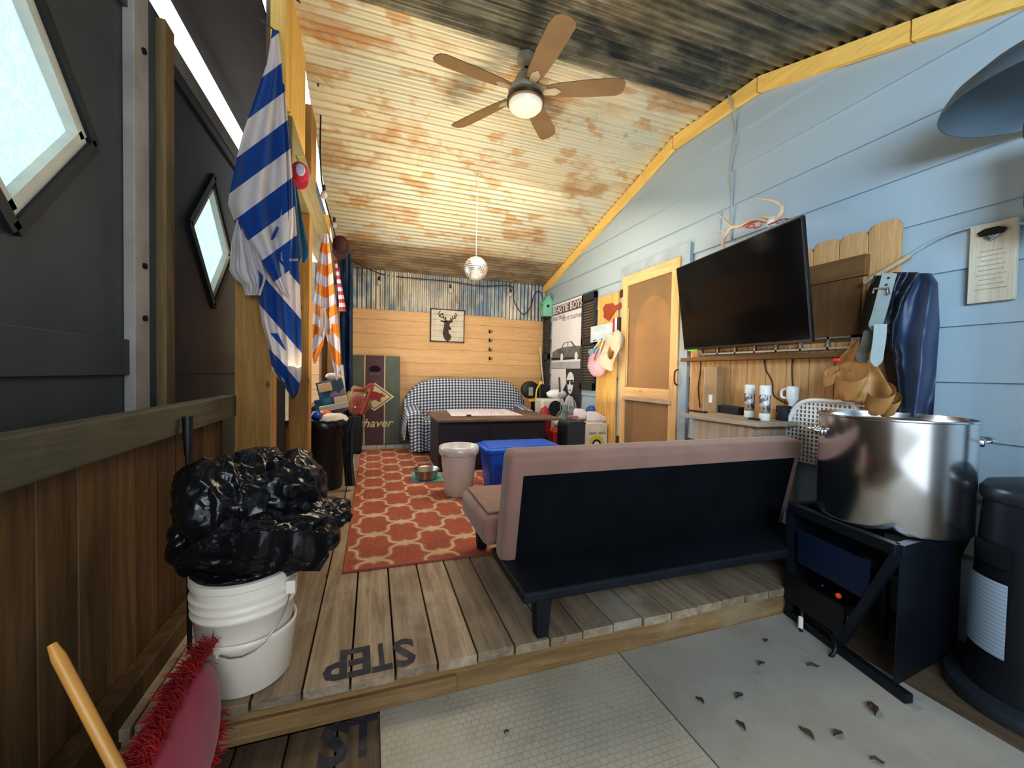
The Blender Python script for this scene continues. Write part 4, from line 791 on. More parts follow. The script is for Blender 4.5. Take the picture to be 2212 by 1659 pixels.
lump(at(500, 1090, 1, 1.6), (.150, .16, .165), 1.0).build('left_lobe', BAG, bb, smooth=80)
lump(at(600, 1060, 1, 1.68), (.17, .16, .13), 3.1).build('top_lobe', BAG, bb, smooth=80)
lump(at(640, 1150, 1, 1.62), (.15, .15, .12), 5.2).build('right_lobe', BAG, bb, smooth=80)
lump(at(560, 1165, 1, 1.52), (.19, .13, .10), 9.0).build('front_lobe', BAG, bb, smooth=80)
lump(at(706, 1108, 1, 1.66), (.09, .10, .055), 7.7).build('loose_corner', BAG, bb, smooth=80)
lump(at(560, 995, 1, 1.7), (.08, .09, .045), 4.4).build('gathered_top', BAG, bb, smooth=80)
lump(V((bx, by, .392)), (.15, .15, .028), 6.1).build('collar_fold', BAG, bb, smooth=80)
lump(at(430, 1165, 1, 1.62), (.08, .09, .12), 2.4).build('side_lobe', BAG, bb, smooth=80)
g = G(); outline_cloth(g, [(1158, 510), (1228, 497)], [(1158, 700), (1200, 712), (1236, 690)], 1.36, 1150, 1234, lambda x, y, u: (0, 0), fold=.008, k=2.5, nv=20, nu=30); g.build('hanging_hem', BAG, bb, smooth=80)
# black rod, red cushion, yellow stick, blue roll
rd = thing('snow_brush', (-.63, 1.77, 0), 'thin black rod with a thick grip leaning on the low left rail', 'brush')
a_, b_ = at(405, 905, 1, 1.83), at(404, 1500, 1, 1.80); b_ = V((-.625, 1.76, .005))
G().tube([a_, lerp(a_, b_, .5), b_], .008, 10).build('pole', BLACK, rd, smooth=60)
G().tube([a_ + V((0, 0, .01)), lerp(a_, b_, .05), lerp(a_, b_, .16)], [.017, .016, .011], 12).build('grip', BLACK, rd, smooth=60)
RC = pm('crimson_cloth', (.36, .04, .07), .7, col2=(.32, .03, .065), ns=3, Sheen_Weight=.3); RF = pm('red_fringe', (.42, .02, .02), .8, col2=(.25, .01, .015), ns=20)
rcz = thing('red_cushion', (-.53, 1.2, ZL), 'crimson cushion with a shaggy red fringe wedged by the bucket', 'cushion')
Yc = 1.22
q = [at(x, y, 1, Yy) for x, y, Yy in ((452, 1408, 1.40), (478, 1530, 1.36), (440, 1690, 1.18), (395, 1760, 1.05), (292, 1720, 1.0), (345, 1600, 1.12), (400, 1490, 1.28))]
cen = sum(q, V()) / len(q); q = [cen + (p - cen) * 1.14 + V((.018, 0, .0)) for p in q]; nrm = (q[1] - q[0]).cross(q[4] - q[0]).normalized()
if nrm.dot(CO - cen) < 0: nrm = -nrm
g = G(); n = len(q); vs = q + [p - nrm * .05 for p in q] + [cen + nrm * .03, cen - nrm * .07]
g.add(vs, [(i, (i + 1) % n, 2 * n) for i in range(n)] + [((i + 1) % n + n, i + n, 2 * n + 1) for i in range(n)] + [((i + 1) % n, i, i + n, (i + 1) % n + n) for i in range(n)])
g.build('cushion', RC, rcz, sub=2, smooth=80)
g = G(); edge = [q[4], q[5], q[6], q[0]]
for k in range(900):
    t_ = R_.random() * 3; i = min(2, int(t_)); b = lerp(edge[i], edge[i + 1], t_ - i) - nrm * R_.uniform(0, .05); dr = V((R_.uniform(-1.3, .1), R_.uniform(-.5, .5), R_.uniform(-.3, 1))).normalized() * R_.uniform(.02, .05)
    g.tube([b, b + dr * .5 + V((0, 0, .006)), b + dr], [.0022, .0016, .0006], 3, caps=False)
for k in range(160):
    t_ = R_.random() * 2; ed = [q[1], q[2], q[3]]; i = min(1, int(t_)); b = lerp(ed[i], ed[i + 1], t_ - i) - nrm * R_.uniform(.02, .05); dr = V((R_.uniform(0, 1), R_.uniform(-.5, .5), R_.uniform(-1, 0))).normalized() * R_.uniform(.02, .045)
    g.tube([b, b + dr], [.004, .001], 4, caps=False)
g.build('fringe', RF, rcz, smooth=60)
a_, b_ = at(112, 1392, 1, .72), at(252, 1659, 1, .66); dd = (b_ - a_); b2_ = a_ + dd * ((a_[2] - ZL - .01) / -dd[2])
g = G().tube([a_ + (b2_ - a_) * t_ for t_ in (0, .02, .3, .6, 1)], [.005, .0078, .0078, .0078, .0078], 14)
tag(g.build('broom_handle', pm('varnished_pine', (.52, .26, .06), .35, col2=(.44, .21, .05), ns=5), smooth=60), 'blurred yellow wooden handle leaning in the bottom left corner', 'handle')
p = at(-12, 1500, 1, .80); g = G().lathe([(.001, .56), (.035, .55), (.05, .52), (.055, .3), (.05, .05), (.045, .0), (.001, 0)], (p[0] - .02, .80, ZL), 24, wob=lambda a, z: 1 + .08 * math.sin(a * 7 + z * 20))
tag(g.build('rolled_tarp', pm('royal_blue_cloth', (.01, .03, .14), .6), smooth=60), 'dark blue rolled cloth at the far left edge', 'roll')
# ============================================================ RIGHT WALL
# picket backing panel
PK = wood('picket_wood', (.68, .41, .19), (.50, .27, .11), axis=2, var=.25, bs=.15)
PK2 = wood('aged_picket', (.44, .30, .20), (.36, .22, .14), axis=2, var=.4)
pk = thing('picket_panel', (XW - .03, 2.05, .75), 'panel of upright dog-eared pine pickets behind the television', 'wooden panel')
y = 1.335; i = 0
while y < 2.72:
    w = .145; zt_ = (1.89, 1.872, 1.875, 1.86, 1.87, 1.865, 1.87, 1.86, 1.87, 1.87)[i]
    yb_ = min(y + w, 2.765); M = frame((XW - .0195, yb_, .70), (0, -1, 0), (0, 0, 1)); ww = yb_ - y - .003; h = zt_ - .70
    G().prism([(0, 0), (ww, 0), (ww, h - .03), (ww - .025, h), (.025, h), (0, h - .03)], M, .02).build('picket', PK, pk, bevel=.002); y += w + .001; i += 1
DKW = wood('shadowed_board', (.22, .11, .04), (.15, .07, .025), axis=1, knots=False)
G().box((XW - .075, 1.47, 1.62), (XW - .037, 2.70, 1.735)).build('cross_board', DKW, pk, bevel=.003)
G().box((XW - .06, 1.50, 1.27), (XW - .037, 2.70, 1.62)).build('backing_board', wood('shadowed_backing', (.18, .085, .03), (.14, .065, .022), axis=2, knots=False), pk, bevel=.002)  # brown plywood, with the shade behind the television put into its colour
G().box((XW - .15, 1.46, 1.175), (XW - .037, 2.76, 1.205)).build('shelf_board', DKW, pk, bevel=.003)
# wall bracket
br = thing('tv_bracket', (XW - .1, 2.1, 1.3), 'long slotted metal television bracket against the boards', 'bracket')
g = G()
for z in (1.225, 1.285): g.box((XW - .085, 1.475, z), (XW - .061, 2.6, z + .012))
y = 1.475
while y < 2.6: g.box((XW - .085, y, 1.225), (XW - .062, y + (.045 if y < 1.5 else .012), 1.297)); y += .16
g.build('rail', pm('bracket_metal', (.36, .34, .32), .4, .7), br)
G().box((XW - .13, 1.95, 1.42), (XW - .062, 2.35, 1.60)).build('arm', BLKMETAL, br)
# TV
TL, TR_, BL, BR = V((2.35, 2.74, 1.937)), V((2.14, 1.565, 1.914)), V((2.455, 2.735, 1.270)), V((2.235, 1.535, 1.250))
tcn = (TL + TR_ + BL + BR) / 4; ex = ((TR_ - TL) + (BR - BL)).normalized(); ey = ((TL - BL) + (TR_ - BR)); ey = (ey - ex * ey.dot(ex)).normalized(); Wt = ((TR_ - TL).length + (BR - BL).length) / 2; Ht = ((TL - BL).length + (TR_ - BR).length) / 2
Mt = frame(tcn, ex, ey)
tv = thing('television', tcn, 'large black flat television tilted down on the picket panel', 'television')
g = G(); g.M = Mt; g.box((-Wt / 2, -Ht / 2, -.022), (Wt / 2, Ht / 2, 0)); g.build('housing', pm('tv_bezel', (.012, .013, .015), .3), tv, bevel=.003)
t = T('tv_glass'); SCR = t.bsdf((.003, .003, .004), .12, Specular_IOR_Level=.25)
g = G(); g.M = Mt; g.box((-Wt / 2 + .01, -Ht / 2 + .016, 0), (Wt / 2 - .01, Ht / 2 - .01, .0015)); g.build('screen', SCR, tv)
g = G(); g.M = Mt; g.box((-Wt * .38, -Ht * .40, -.06), (Wt * .38, Ht * .25, -.022)); g.build('rear_cover', BLACK, tv, bevel=.01)
g = G(); text(g, 'VIZIO' if False else 'TV', Mt, .01) if False else None
g = G(); g.M = Mt; g.box((-Wt * .46, -Ht / 2 - .012, -.02), (-Wt * .36, -Ht / 2 - .001, -.004)); tag(g.build('green_tag', pm('green_strip', (.2, .65, .08), .5)), 'small bright green strip under the left end of the television', 'strip')
# antlers on top
BONE = pm('antler', (.62, .50, .36), .45, col2=(.44, .32, .2), ns=9)
AXx = 2.33
def A(x, y, X=AXx): return at(x, y, 0, X)
an = thing('deer_antlers', A(1630, 500), 'pair of pale deer antlers tied with red cord resting on top of the television', 'antlers')
g = G().tube(spline([A(1656, 478), A(1642, 475), A(1625, 478), A(1600, 488), A(1580, 492), A(1570, 505), A(1562, 520), A(1563, 545)]), [.012] * 8 + [.016] * 30 + [.02] * 30 if False else .013, 10)
g.tube(spline([A(1582, 490), A(1572, 482), A(1560, 470), A(1553, 460)]), [.012 - .009 * k / 24 for k in range(25)], 8).tube([A(1572, 503), A(1560, 500), A(1548, 503)], [.010, .007, .003], 8)
g.build('left_antler', BONE, an, smooth=60)
g = G().tube(spline([A(1660, 488), A(1672, 478), A(1685, 465), A(1690, 450), A(1683, 440), A(1668, 433), A(1650, 430), A(1632, 427)]), [.021 - .018 * k / 56 for k in range(57)], 10)
g.tube([A(1684, 468), A(1665, 470), A(1650, 469), A(1645, 462)], [.014, .011, .008, .003], 8)
g.build('right_antler', BONE, an, smooth=60)
G().ball(A(1668, 480), (.025, .035, .028), 16, 10, wob=lambda q: 1 + .2 * noise.noise(q * 3)).build('skull_plate', pm('bone_white', (.7, .66, .62), .5), an, smooth=60)
g = G()
for pts in ([(1605, 488), (1625, 478), (1645, 480), (1640, 490), (1615, 492)], [(1660, 485), (1690, 474), (1704, 473)], [(1610, 492), (1625, 484), (1632, 494)]): g.tube(spline([A(x, y, AXx - .02) for x, y in pts]), .0045, 6)
g.build('red_cord', pm('red_cord', (.6, .06, .05), .5), an)
# cable down the wall
c = thing('wall_cable', at(1578, 300, 0, XW - .02), 'thin grey cable running down the blue wall to the television', 'cable')
G().tube(spline([at(x, y, 0, XW - .06 if y < 235 else XW - .025) for x, y in ((1572, 200), (1580, 225), (1588, 260), (1586, 310), (1579, 360), (1581, 420), (1580, 470), (1579, 520))]), .006, 8).build('cable', pm('grey_cable', (.45, .47, .45), .5), c, smooth=60)
# conduit, stick, opener
c = thing('conduit_pipe', at(2050, 510, 0, XW - .03), 'thin pale blue conduit curving down the wall to the stick', 'pipe')
pp_ = [at(x, y, 0, XW - .035) for x, y in ((1958, 556), (2000, 530), (2050, 505), (2100, 490), (2150, 484), (2212, 482), (2300, 482))]
G().tube(spline(pp_), .007, 8).build('pipe', pm('pale_blue_pipe', (.40, .50, .58), .4), c, smooth=60)
p, q = at(1866, 612, 0, XW - .12), at(1966, 552, 0, XW - .05)
tag(G().tube([p, lerp(p, q, .35), lerp(p, q, .7), q], [.012, .014, .013, .015], 8).build('wooden_stick', wood('peeled_stick', (.50, .36, .22), (.34, .22, .12), axis=1, knots=False), smooth=60), 'rough peeled stick jutting from the wall above the belt', 'stick')
op = thing('bottle_opener_board', at(2145, 570, 0, XW - .03), 'cream wooden plaque with a black bottle opener and faint printed lines', 'plaque')
a, b = at(2098, 492, 0, XW - .035), at(2192, 652, 0, XW - .035); w = a[1] - b[1]; h = a[2] - at(2094, 657, 0, XW - .035)[2]; M = wm((a[1] + b[1]) / 2, a[2] - h / 2, XW - .021)
G().prism(rect(w, h), M, .022).build('board', wood('cream_board', (.66, .60, .47), (.58, .51, .38), axis=2, knots=False, bs=.1), op, bevel=.003)
MV = lambda a, b, c=0: M @ Matrix.Translation((a, b, c))
G().prism([(-.035, .0), (.035, .0), (.045, .018), (.02, .03), (-.02, .03), (-.045, .018)], MV(.0, h * .34, .022), .016).build('opener', BLKMETAL, op, bevel=.003)
G().tube([MV(-.02, h * .34 - .004, .03) @ V((0, 0, 0)), MV(0, h * .34 - .022, .034) @ V((0, 0, 0)), MV(.02, h * .34 - .004, .03) @ V((0, 0, 0))], .006, 8).build('opener_loop', pm('opener_steel', (.4, .4, .42), .3, .8), op)
g = G()
for k in range(9):
    wl = w * (.5, .62, .45, .6, .55, .66, .5, .6, .7)[k]; g.prism([(-wl / 2, 0), (wl / 2, 0), (wl / 2, .0045), (-wl / 2, .0045)], MV(.0, h * .14 - k * h * .06, .022), .0006)
g.build('printed_lines', pm('faded_print', (.42, .36, .26), .7), op)
# black bag, blue jacket, belt
JB = pm('navy_jacket', (.022, .038, .085), .5, col2=(.012, .024, .06), ns=3, Sheen_Weight=.2)
ja = thing('rain_jacket', at(1975, 700, 0, XW - .12), 'navy blue rain jacket hanging in long folds from the stick', 'jacket')
def hang(g, Lt, Rt, X, y0, y1, bulge=.06, nu=28, nv=60, k=2.5, ph=0, amp=.02):
    def P(u, v):
        y = lerp(y0, y1, v); x = lerp(tab(Lt, y), tab(Rt, y), u); p = at(x, y, 0, X); r = p - CO
        dd = -bulge * math.sin(PI * u) * min(1, .3 + v * 3) + amp * math.sin(u * k * 2 * PI + v * 4 + ph) + amp * .8 * noise.noise(V((u * 3, v * 6, ph)))
        return CO + r * ((X + dd) / r[0])
    g.grid(P, nu, nv)
g = G(); hang(g, [(590, 1945), (640, 1920), (700, 1912), (900, 1925)], [(590, 2012), (610, 2026), (700, 2030), (900, 2016)], XW - .10, 590, 900, .07, k=1.8, ph=1); g.build('body', JB, ja, smooth=70)
g = G(); hang(g, [(588, 1930), (700, 1905), (760, 1920)], [(588, 1985), (640, 1960), (700, 1945), (760, 1935)], XW - .16, 588, 760, .03, k=1.3, ph=3); g.build('sleeve', pm('navy_dark', (.012, .016, .03), .4), ja, smooth=70)
bk = thing('black_pouch', at(1890, 680, 0, XW - .15), 'black bag hanging behind the belt', 'bag')
g = G(); hang(g, [(590, 1890), (640, 1870), (720, 1853), (725, 1860)], [(590, 1925), (700, 1935), (725, 1925)], XW - .17, 595, 722, .05, k=1); g.build('body', pm('pouch_black', (.012, .012, .014), .6), bk, smooth=70)
g = G(); hang(g, [(720, 1895), (880, 1930)], [(720, 1950), (880, 1975)], XW - .13, 715, 890, .04, k=1); g.build('lower_body', pm('pouch_black', (.012, .012, .014), .6), bk, smooth=70)
TBELT = pm('grey_leather', (.20, .235, .22), .55, col2=(.15, .175, .165), ns=6)
be = thing('tool_belt', at(1880, 760, 0, XW - .3), 'tan leather tool belt with a grey strap hanging from the stick', 'tool belt')
def strap(pts, wd, mat, nm, par, X, th=.005):
    P = spline([at(x, y, 0, X) for x, y in pts], 6); g = G(); vs = []; 
    for i, p in enumerate(P):
        d_ = (P[min(i + 1, len(P) - 1)] - P[max(i - 1, 0)]).normalized(); r = (CO - p).normalized(); s = d_.cross(r).normalized(); k = wd * (1 if i < len(P) - 4 else (.95, .8, .5, .2)[i - len(P) + 4]) / 2
        vs += [p - s * k, p + s * k, p + s * k - r * th, p - s * k - r * th]
    n = len(P); fs = [(i * 4 + a, i * 4 + (a + 1) % 4, (i + 1) * 4 + (a + 1) % 4, (i + 1) * 4 + a) for i in range(n - 1) for a in range(4)] + [(3, 2, 1, 0), ((n - 1) * 4, (n - 1) * 4 + 1, (n - 1) * 4 + 2, (n - 1) * 4 + 3)]
    return g.add(vs, fs).build(nm, mat, par, smooth=40)
sx_ = XW - .30
st = strap([(1922, 590), (1914, 620), (1905, 655), (1895, 690), (1885, 715)], .052, TBELT, 'strap', be, sx_)
strap([(1902, 700), (1900, 730), (1895, 765), (1892, 792)], .047, pm('strap_light', (.30, .36, .35), .6), 'strap_end', be, sx_ - .02)
g = G()
for x, y in ((1920, 600), (1915, 615), (1896, 640), (1893, 655), (1890, 668)): p = at(x, y, 0, sx_ - .006); g.ball(p, .005, 8, 6)
g.build('rivet', pm('dark_rivet', (.03, .03, .035), .5), be)
g = G().tube([at(x, y, 0, sx_ - .012) for x, y in ((1886, 634), (1888, 624), (1918, 622), (1920, 636))], .005, 8); g.build('buckle', STEEL, be)
strap([(1880, 715), (1872, 745), (1862, 765), (1868, 785)], .05, pm('dark_strap', (.09, .07, .05), .6), 'rear_strap', be, sx_ + .02)
LEA = pm('tan_leather', (.44, .22, .065), .55, col2=(.28, .13, .04), ns=5); LEAD = pm('leather_inside', (.16, .085, .03), .7)
def pouch(px, py, rx, ry, dep, X, nm, mat=LEA, ang=-15):
    c = at(px, py, 0, X); vz = V((.0, .2, -1)).normalized(); g = G()
    up_ = V((math.sin(math.radians(35)) * -1, 0, math.cos(math.radians(35)))); sx2 = V((0, -1, 0)); a_ = math.radians(ang); u1 = sx2 * math.cos(a_) + up_.cross(sx2) * math.sin(a_) * 1; 
    e1_ = V((-.2, -1, 0)).normalized(); e2_ = V((.5, 0, .85)).normalized(); u1 = e1_ * math.cos(a_) + e2_ * math.sin(a_); u2 = e2_ * math.cos(a_) - e1_ * math.sin(a_)
    seg = 28; rings = [(1, 0, 1), (1.03, -.002, 1), (1.03, .012, 1), (.97, dep * .4, 1), (.8, dep * .8, 1), (.4, dep, 1), (.02, dep * 1.02, 1)]; vs = []
    for k_, z_, _ in rings:
        for j in range(seg): t_ = 2 * PI * j / seg; vs.append(c + u1 * rx * k_ * math.cos(t_) + u2 * ry * k_ * math.sin(t_) + vz * (z_ + .02))
    fs = [(i * seg + j, i * seg + (j + 1) % seg, (i + 1) * seg + (j + 1) % seg, (i + 1) * seg + j) for i in range(len(rings) - 1) for j in range(seg)]
    o = g.add(vs, fs).build(nm, mat, be, smooth=60, solid=.005)
    return o
pouch(1843, 795, .085, .06, .13, XW - .30, 'pouch'); pouch(1800, 795, .045, .03, .07, XW - .28, 'small_pouch', ang=30); pouch(1905, 835, .07, .045, .11, XW - .24, 'rear_pouch'); pouch(1925, 852, .05, .035, .08, XW - .22, 'rear_pouch')
g = G(); hang(g, [(735, 1850), (770, 1815), (800, 1800), (860, 1830)], [(735, 1862), (780, 1890), (850, 1930), (868, 1932)], XW - .22, 735, 868, .03, k=1.2, nv=24); g.build('apron', LEA, be, smooth=70, solid=.006)
G().ball(at(1808, 778, 0, XW - .31), (.012, .02, .012), 10, 8).build('red_tool', pm('tool_red', (.7, .04, .04), .4), be)
# cabinet
A1, A2, A3 = at(1487, 895, 2, .785), at(1640, 914, 2, .785), at(1705, 905, 2, .785)
cb2 = thing('counter_cabinet', (2.4, 2.3, 0), 'low weathered pine counter under the television holding spray cans', 'cabinet')
top = [(A1[0], 2.78), (A1[0], A1[1]), (A2[0], A2[1]), (XW - .04, A2[1] - .12), (XW - .04, 2.78)]
top = [(XW - .04, A1[1] + .06), (A1[0] - .02, A1[1] + .06), (A2[0] - .01, A2[1]), (XW - .04, min(A3[1], A2[1]) - .02)]
g = G().prism(top, Matrix.Translation((0, 0, .76)), .025); g.build('counter_top', wood('pale_counter', (.50, .42, .33), (.36, .29, .21), axis=1, knots=False), cb2, bevel=.003)
ins = [(XW - .04, A1[1] - .03), (A1[0] + .03, A1[1] - .03), (A2[0] + .03, A2[1] + .075), (XW - .04, A2[1] + .06)]
g = G().prism(ins, Matrix.Translation((0, 0, .001)), .758); g.build('carcass', wood('pale_cabinet', (.52, .38, .26), (.38, .25, .16), axis=2, var=.2, bs=.1), cb2)
CT = .7855
def on_top(px, py): return at(px, py, 2, CT)
def spray(px, py, label):
    p = on_top(px, py); dist = (p - CO).length; r = .031; h = .215
    o = thing('spray_can', (p[0], p[1], CT), label, 'spray can')
    t = T('can_label'); v = t.co(); n = t.noi(v, 14, 4, .6, 2.0); sep = t.n('ShaderNodeSeparateXYZ', {0: v}); c = t.mix(t.ramp(n, .48, .54), (.05, .055, .09), (.65, .62, .60)); c = t.mix(t.ma('MULTIPLY', t.ramp(sep.outputs[2], .06, .04), t.ramp(n, .4, .5)), c, (.35, .22, .13)); LM = t.bsdf(c, .3)
    G().lathe([(.001, 0), (r - .002, 0), (r, .003), (r, .045)], (p[0], p[1], CT), 28).build('lower_band', WHITEP, o, smooth=50)
    G().lathe([(r, .045), (r, .155), (r - .003, .16)], (p[0], p[1], CT), 28).build('label', LM, o, smooth=50)
    G().lathe([(r - .002, .158), (r + .001, .16), (r + .001, h), (r - .002, h + .004), (.001, h + .004)], (p[0], p[1], CT), 28).build('cap', WHITEP, o, smooth=50)
spray(1618, 901, 'left one of the two white capped spray cans on the counter')
spray(1651, 908, 'right one of the two white capped spray cans, nearer the black speaker')
p = on_top(1692, 908); sp = thing('smart_speaker', (p[0], p[1], CT), 'small black cylindrical speaker on the counter', 'speaker')
G().lathe([(.001, 0), (.04, 0), (.042, .003), (.042, .088), (.038, .092), (.001, .092)], (p[0], p[1], CT), 32).build('body', pm('speaker_cloth', (.012, .014, .016), .7, bs=.2), sp, smooth=50)
G().ball((p[0] - .036, p[1] + .02, CT + .04), .003, 8, 6).build('indicator', pm('red_glow', (.8, .05, .02), .5, Emission_Color=(1, .1, .05, 1), Emission_Strength=1.0), sp)
p = on_top(1523, 888); M = Matrix.Translation((p[0], p[1], CT)) @ Matrix.Rotation(math.radians(12), 4, 'Z'); o = thing('tall_carton', (p[0], p[1], CT), 'tall narrow cardboard box standing on the counter', 'box')
g = G(); g.M = M; g.box((-.02, -.10, 0), (.06, -.0, .34)); ob = g.build('box', pm('kraft', (.42, .27, .14), .7), o, bevel=.002)
g = G(); g.M = M; g.box((-.0215, -.005, .002), (.0, .001, .338)).box((-.023, -.092, .0), (-.0205, .0, .338)) if False else g.box((-.02, .0, .0), (.06, .004, .34)); g.build('pale_side', pm('kraft_pale', (.64, .52, .36), .7), o)
g = G(); g.M = M; g.box((-.022, -.07, .07), (-.0205, -.04, .13)); g.build('barcode_label', WHITEP, o)
p = on_top(1580, 893); g = G(); g.M = Matrix.Translation((p[0], p[1], CT)) @ Matrix.Rotation(math.radians(-8), 4, 'Z'); g.box((-.05, -.12, 0), (.03, .17, .055)); tag(g.build('black_case', pm('case_navy', (.015, .02, .035), .5), bevel=.008), 'long low black case on the counter by the tall carton', 'case')
p = on_top(1505, 890); g = G(); g.M = Matrix.Translation((p[0], p[1], CT)); g.box((-.02, -.09, 0), (.015, .06, .012)); tag(g.build('remote_control', BLACK, bevel=.003), 'thin black remote at the left end of the counter', 'remote')
p = on_top(1634, 907); g = G(); g.M = Matrix.Translation((p[0] - .02, p[1], CT)); g.box((-.014, -.035, 0), (.014, .035, .012)); tag(g.build('black_lighter', BLACK, bevel=.003), 'small black clip lying between the spray cans', 'clip')
a, b = at(1577, 832, 0, XW - .045), at(1645, 886, 0, XW - .045); M = wm((a[1] + b[1]) / 2, (a[2] + b[2]) / 2, XW - .0375); G_ = G().prism(rect(abs(a[1] - b[1]), abs(a[2] - b[2])), M, .0015)
tag(G_.build('paper_sheet', pm('pale_blue_paper', (.48, .55, .60), .7, col2=(.42, .49, .55), ns=30)), 'pale blue printed sheet pinned behind the spray cans', 'paper')
p = at(1712, 855, 0, XW - .08); o = thing('white_bottle', p, 'white plastic bottle with a loop grip hanging behind the lattice chair', 'bottle')
G().lathe([(.018, -.10), (.022, -.04), (.034, -.02), (.036, .05), (.03, .06), (.001, .062)], p, 20).build('body', WHITEP, o, smooth=50)
G().tube(spline([p + V((-.0, .03, .045)), p + V((0, .07, .03)), p + V((0, .07, -.01)), p + V((0, .03, -.02))]), .009, 8).build('loop_grip', WHITEP, o, smooth=60)
for (pts, lb) in (([(1513, 772), (1513, 800), (1508, 840), (1512, 880)], 'thin black cord hanging at the left end of the pickets'), ([(1650, 775), (1655, 800), (1668, 825), (1672, 855), (1700, 872), (1712, 880)], 'thin dark cord looping across the pickets to the speaker'), ([(1712, 770), (1711, 800), (1713, 845)], 'thin cord hanging straight down to the white bottle')):
    tag(G().tube(spline([at(x, y, 0, XW - .045) for x, y in pts]), .0035, 6).build('power_cord', CORD, smooth=60), lb, 'cord')
# lattice chair back
lc = thing('lattice_chair', at(1730, 920, 0, 2.46), 'white plastic chair with a square lattice back behind the steel pot', 'chair')
Xl = 2.46; o_ = [(1680, 985), (1686, 950), (1705, 905), (1718, 882), (1735, 869), (1760, 865), (1800, 868), (1850, 880), (1870, 985)]
P = [at(x, y, 0, Xl) for x, y in o_]; G().tube(spline(P, 5), .014, 10).build('back_frame', WHITEP, lc, smooth=60)
ya, yb_ = P[0][1], P[-1][1]; g = G(); fpts = spline(P, 10); zbot = P[0][2]
def ztop_(y): 
    zs = [q[2] for q in fpts if abs(q[1] - y) < .02]; return max(zs) if zs else zbot
def yleft(z): 
    ys_ = [q[1] for q in fpts[:45] if abs(q[2] - z) < .015]; return max(ys_) if ys_ else ya
y = yb_
while y < ya:
    zt_ = ztop_(y)
    if zt_ > zbot + .02: g.bar((Xl, y, zbot), (Xl, y, zt_), .009, .008, up=(1, 0, 0))
    y += .024
z = zbot
while z < max(q[2] for q in fpts): g.bar((Xl, yb_, z), (Xl, yleft(z), z), .009, .008); z += .024
g.build('lattice_back', WHITEP, lc)
G().box((Xl - .38, yb_ + .04, .42), (Xl + .02, ya - .03, .45)).build('seat', WHITEP, lc, bevel=.01) if False else None
for y in (yb_ + .05, ya - .05): G().tube([(Xl, y, 0.003), (Xl, y, zbot + .02)], .016, 8).build('leg', WHITEP, lc)
# ============================================================ clutter by the posters
p = at(1157, 842, 1, 5.35); x, y, z = p
ac = thing('air_compressor', p, 'black machine with a yellow handle behind the right sofa arm', 'compressor')
G().lathe([(.001, -.07), (.11, -.07), (.12, -.05), (.12, .05), (.11, .07), (.001, .07)], (0, 0, 0), 28) 
g = G(); g.M = Matrix.Translation((x - .09, y, z)) @ Matrix.Rotation(PI / 2, 4, 'X'); g.lathe([(.001, -.06), (.09, -.06), (.12, -.05), (.125, .0), (.12, .05), (.09, .06), (.001, .06)], (0, 0, 0), 28); g.build('drum', BLACK, ac, smooth=50)
G().box((x - .13, y - .075, z - .08), (x - .07, y - .06, z + .04)).build('grille', pm('grille_grey', (.3, .32, .3), .6), ac)
G().box((x + .02, y - .08, z - .13), (x + .20, y + .08, z + .08)).build('engine', pm('machine_black', (.015, .018, .022), .4), ac, bevel=.02)
g = G().tube(spline([(x - .03, y - .09, z - .15), (x - .02, y - .09, z), (x + .03, y - .09, z + .09)]), .012, 8).ball((x + .04, y - .09, z + .10), (.03, .02, .025), 10, 8).box((x - .12, y - .09, z - .16), (x + .0, y - .05, z - .13)); g.build('handle', pm('safety_yellow', (.8, .5, .02), .4), ac, smooth=40)
tag(G().box((x - .02, y - .12, .013), (x + .2, y + .13, z - .16)).build('black_crate', BLACK, bevel=.01), 'black crate under the yellow handled machine', 'crate')
p = at(1172, 800, 1, 5.78); tag(G().tube([at(1166, 750, 1, 5.84), at(1174, 830, 1, 5.80), at(1176, 900, 1, 5.7), V((2.40, 5.62, .014))], .010, 8).build('white_pole', pm('pole_white', (.66, .60, .5), .5)), 'thin cream pole leaning in the back right corner', 'pole')
# white cooler
a, b = at(1170, 862, 1, 4.80), at(1212, 862, 1, 4.80)
wc = thing('portable_air_cooler', ((a[0] + b[0]) / 2, 5.1, 0), 'white rounded appliance with a dark oval grille behind the rackets', 'appliance')
x0, x1, zt_ = a[0], b[0] + .04, a[2]
G().box((x0, 4.80, .014), (x1, 5.05, zt_)).build('body', pm('almond_plastic', (.62, .58, .48), .4), wc, bevel=.035, seg=4, smooth=40)
cx_, cz__ = x0 + (x1 - x0) * .62, zt_ - .13; G().prism([(cx_ + (x1 - x0) * .30 * math.cos(q), .11 * math.sin(q)) for q in [2 * PI * k / 24 for k in range(24)]], frame((0, 4.80, cz__), (1, 0, 0), (0, 0, 1)), .008).build('grille', BLACK, wc)
p = at(1198, 842, 1, 5.0); g = blob((p[0], 4.93, zt_ + .055), (.14, .08, .065), lambda q: 1 + .2 * noise.noise(q * 3), 24, 14); tag(g.build('folded_white_cloth', pm('white_cloth', (.74, .74, .76), .8), smooth=60), 'bundle of folded white cloth on the white appliance', 'cloth')
p = at(1174, 905, 1, 4.72); g = blob((p[0] - .0, 4.68, p[2] - .03), (.085, .06, .19), lambda q: 1 + .12 * noise.noise(q * 3), 24, 16); tag(g.build('red_bag', pm('deep_red_bag', (.26, .012, .03), .5, col2=(.4, .03, .04), ns=6), smooth=60), 'deep red bag standing between the sofa arm and the white appliance', 'bag')
tag(G().box((p[0] - .06, 4.63, .013), (p[0] + .05, 4.73, p[2] - .22)).build('black_crate', BLACK, bevel=.01), 'small black crate under the deep red bag', 'crate')
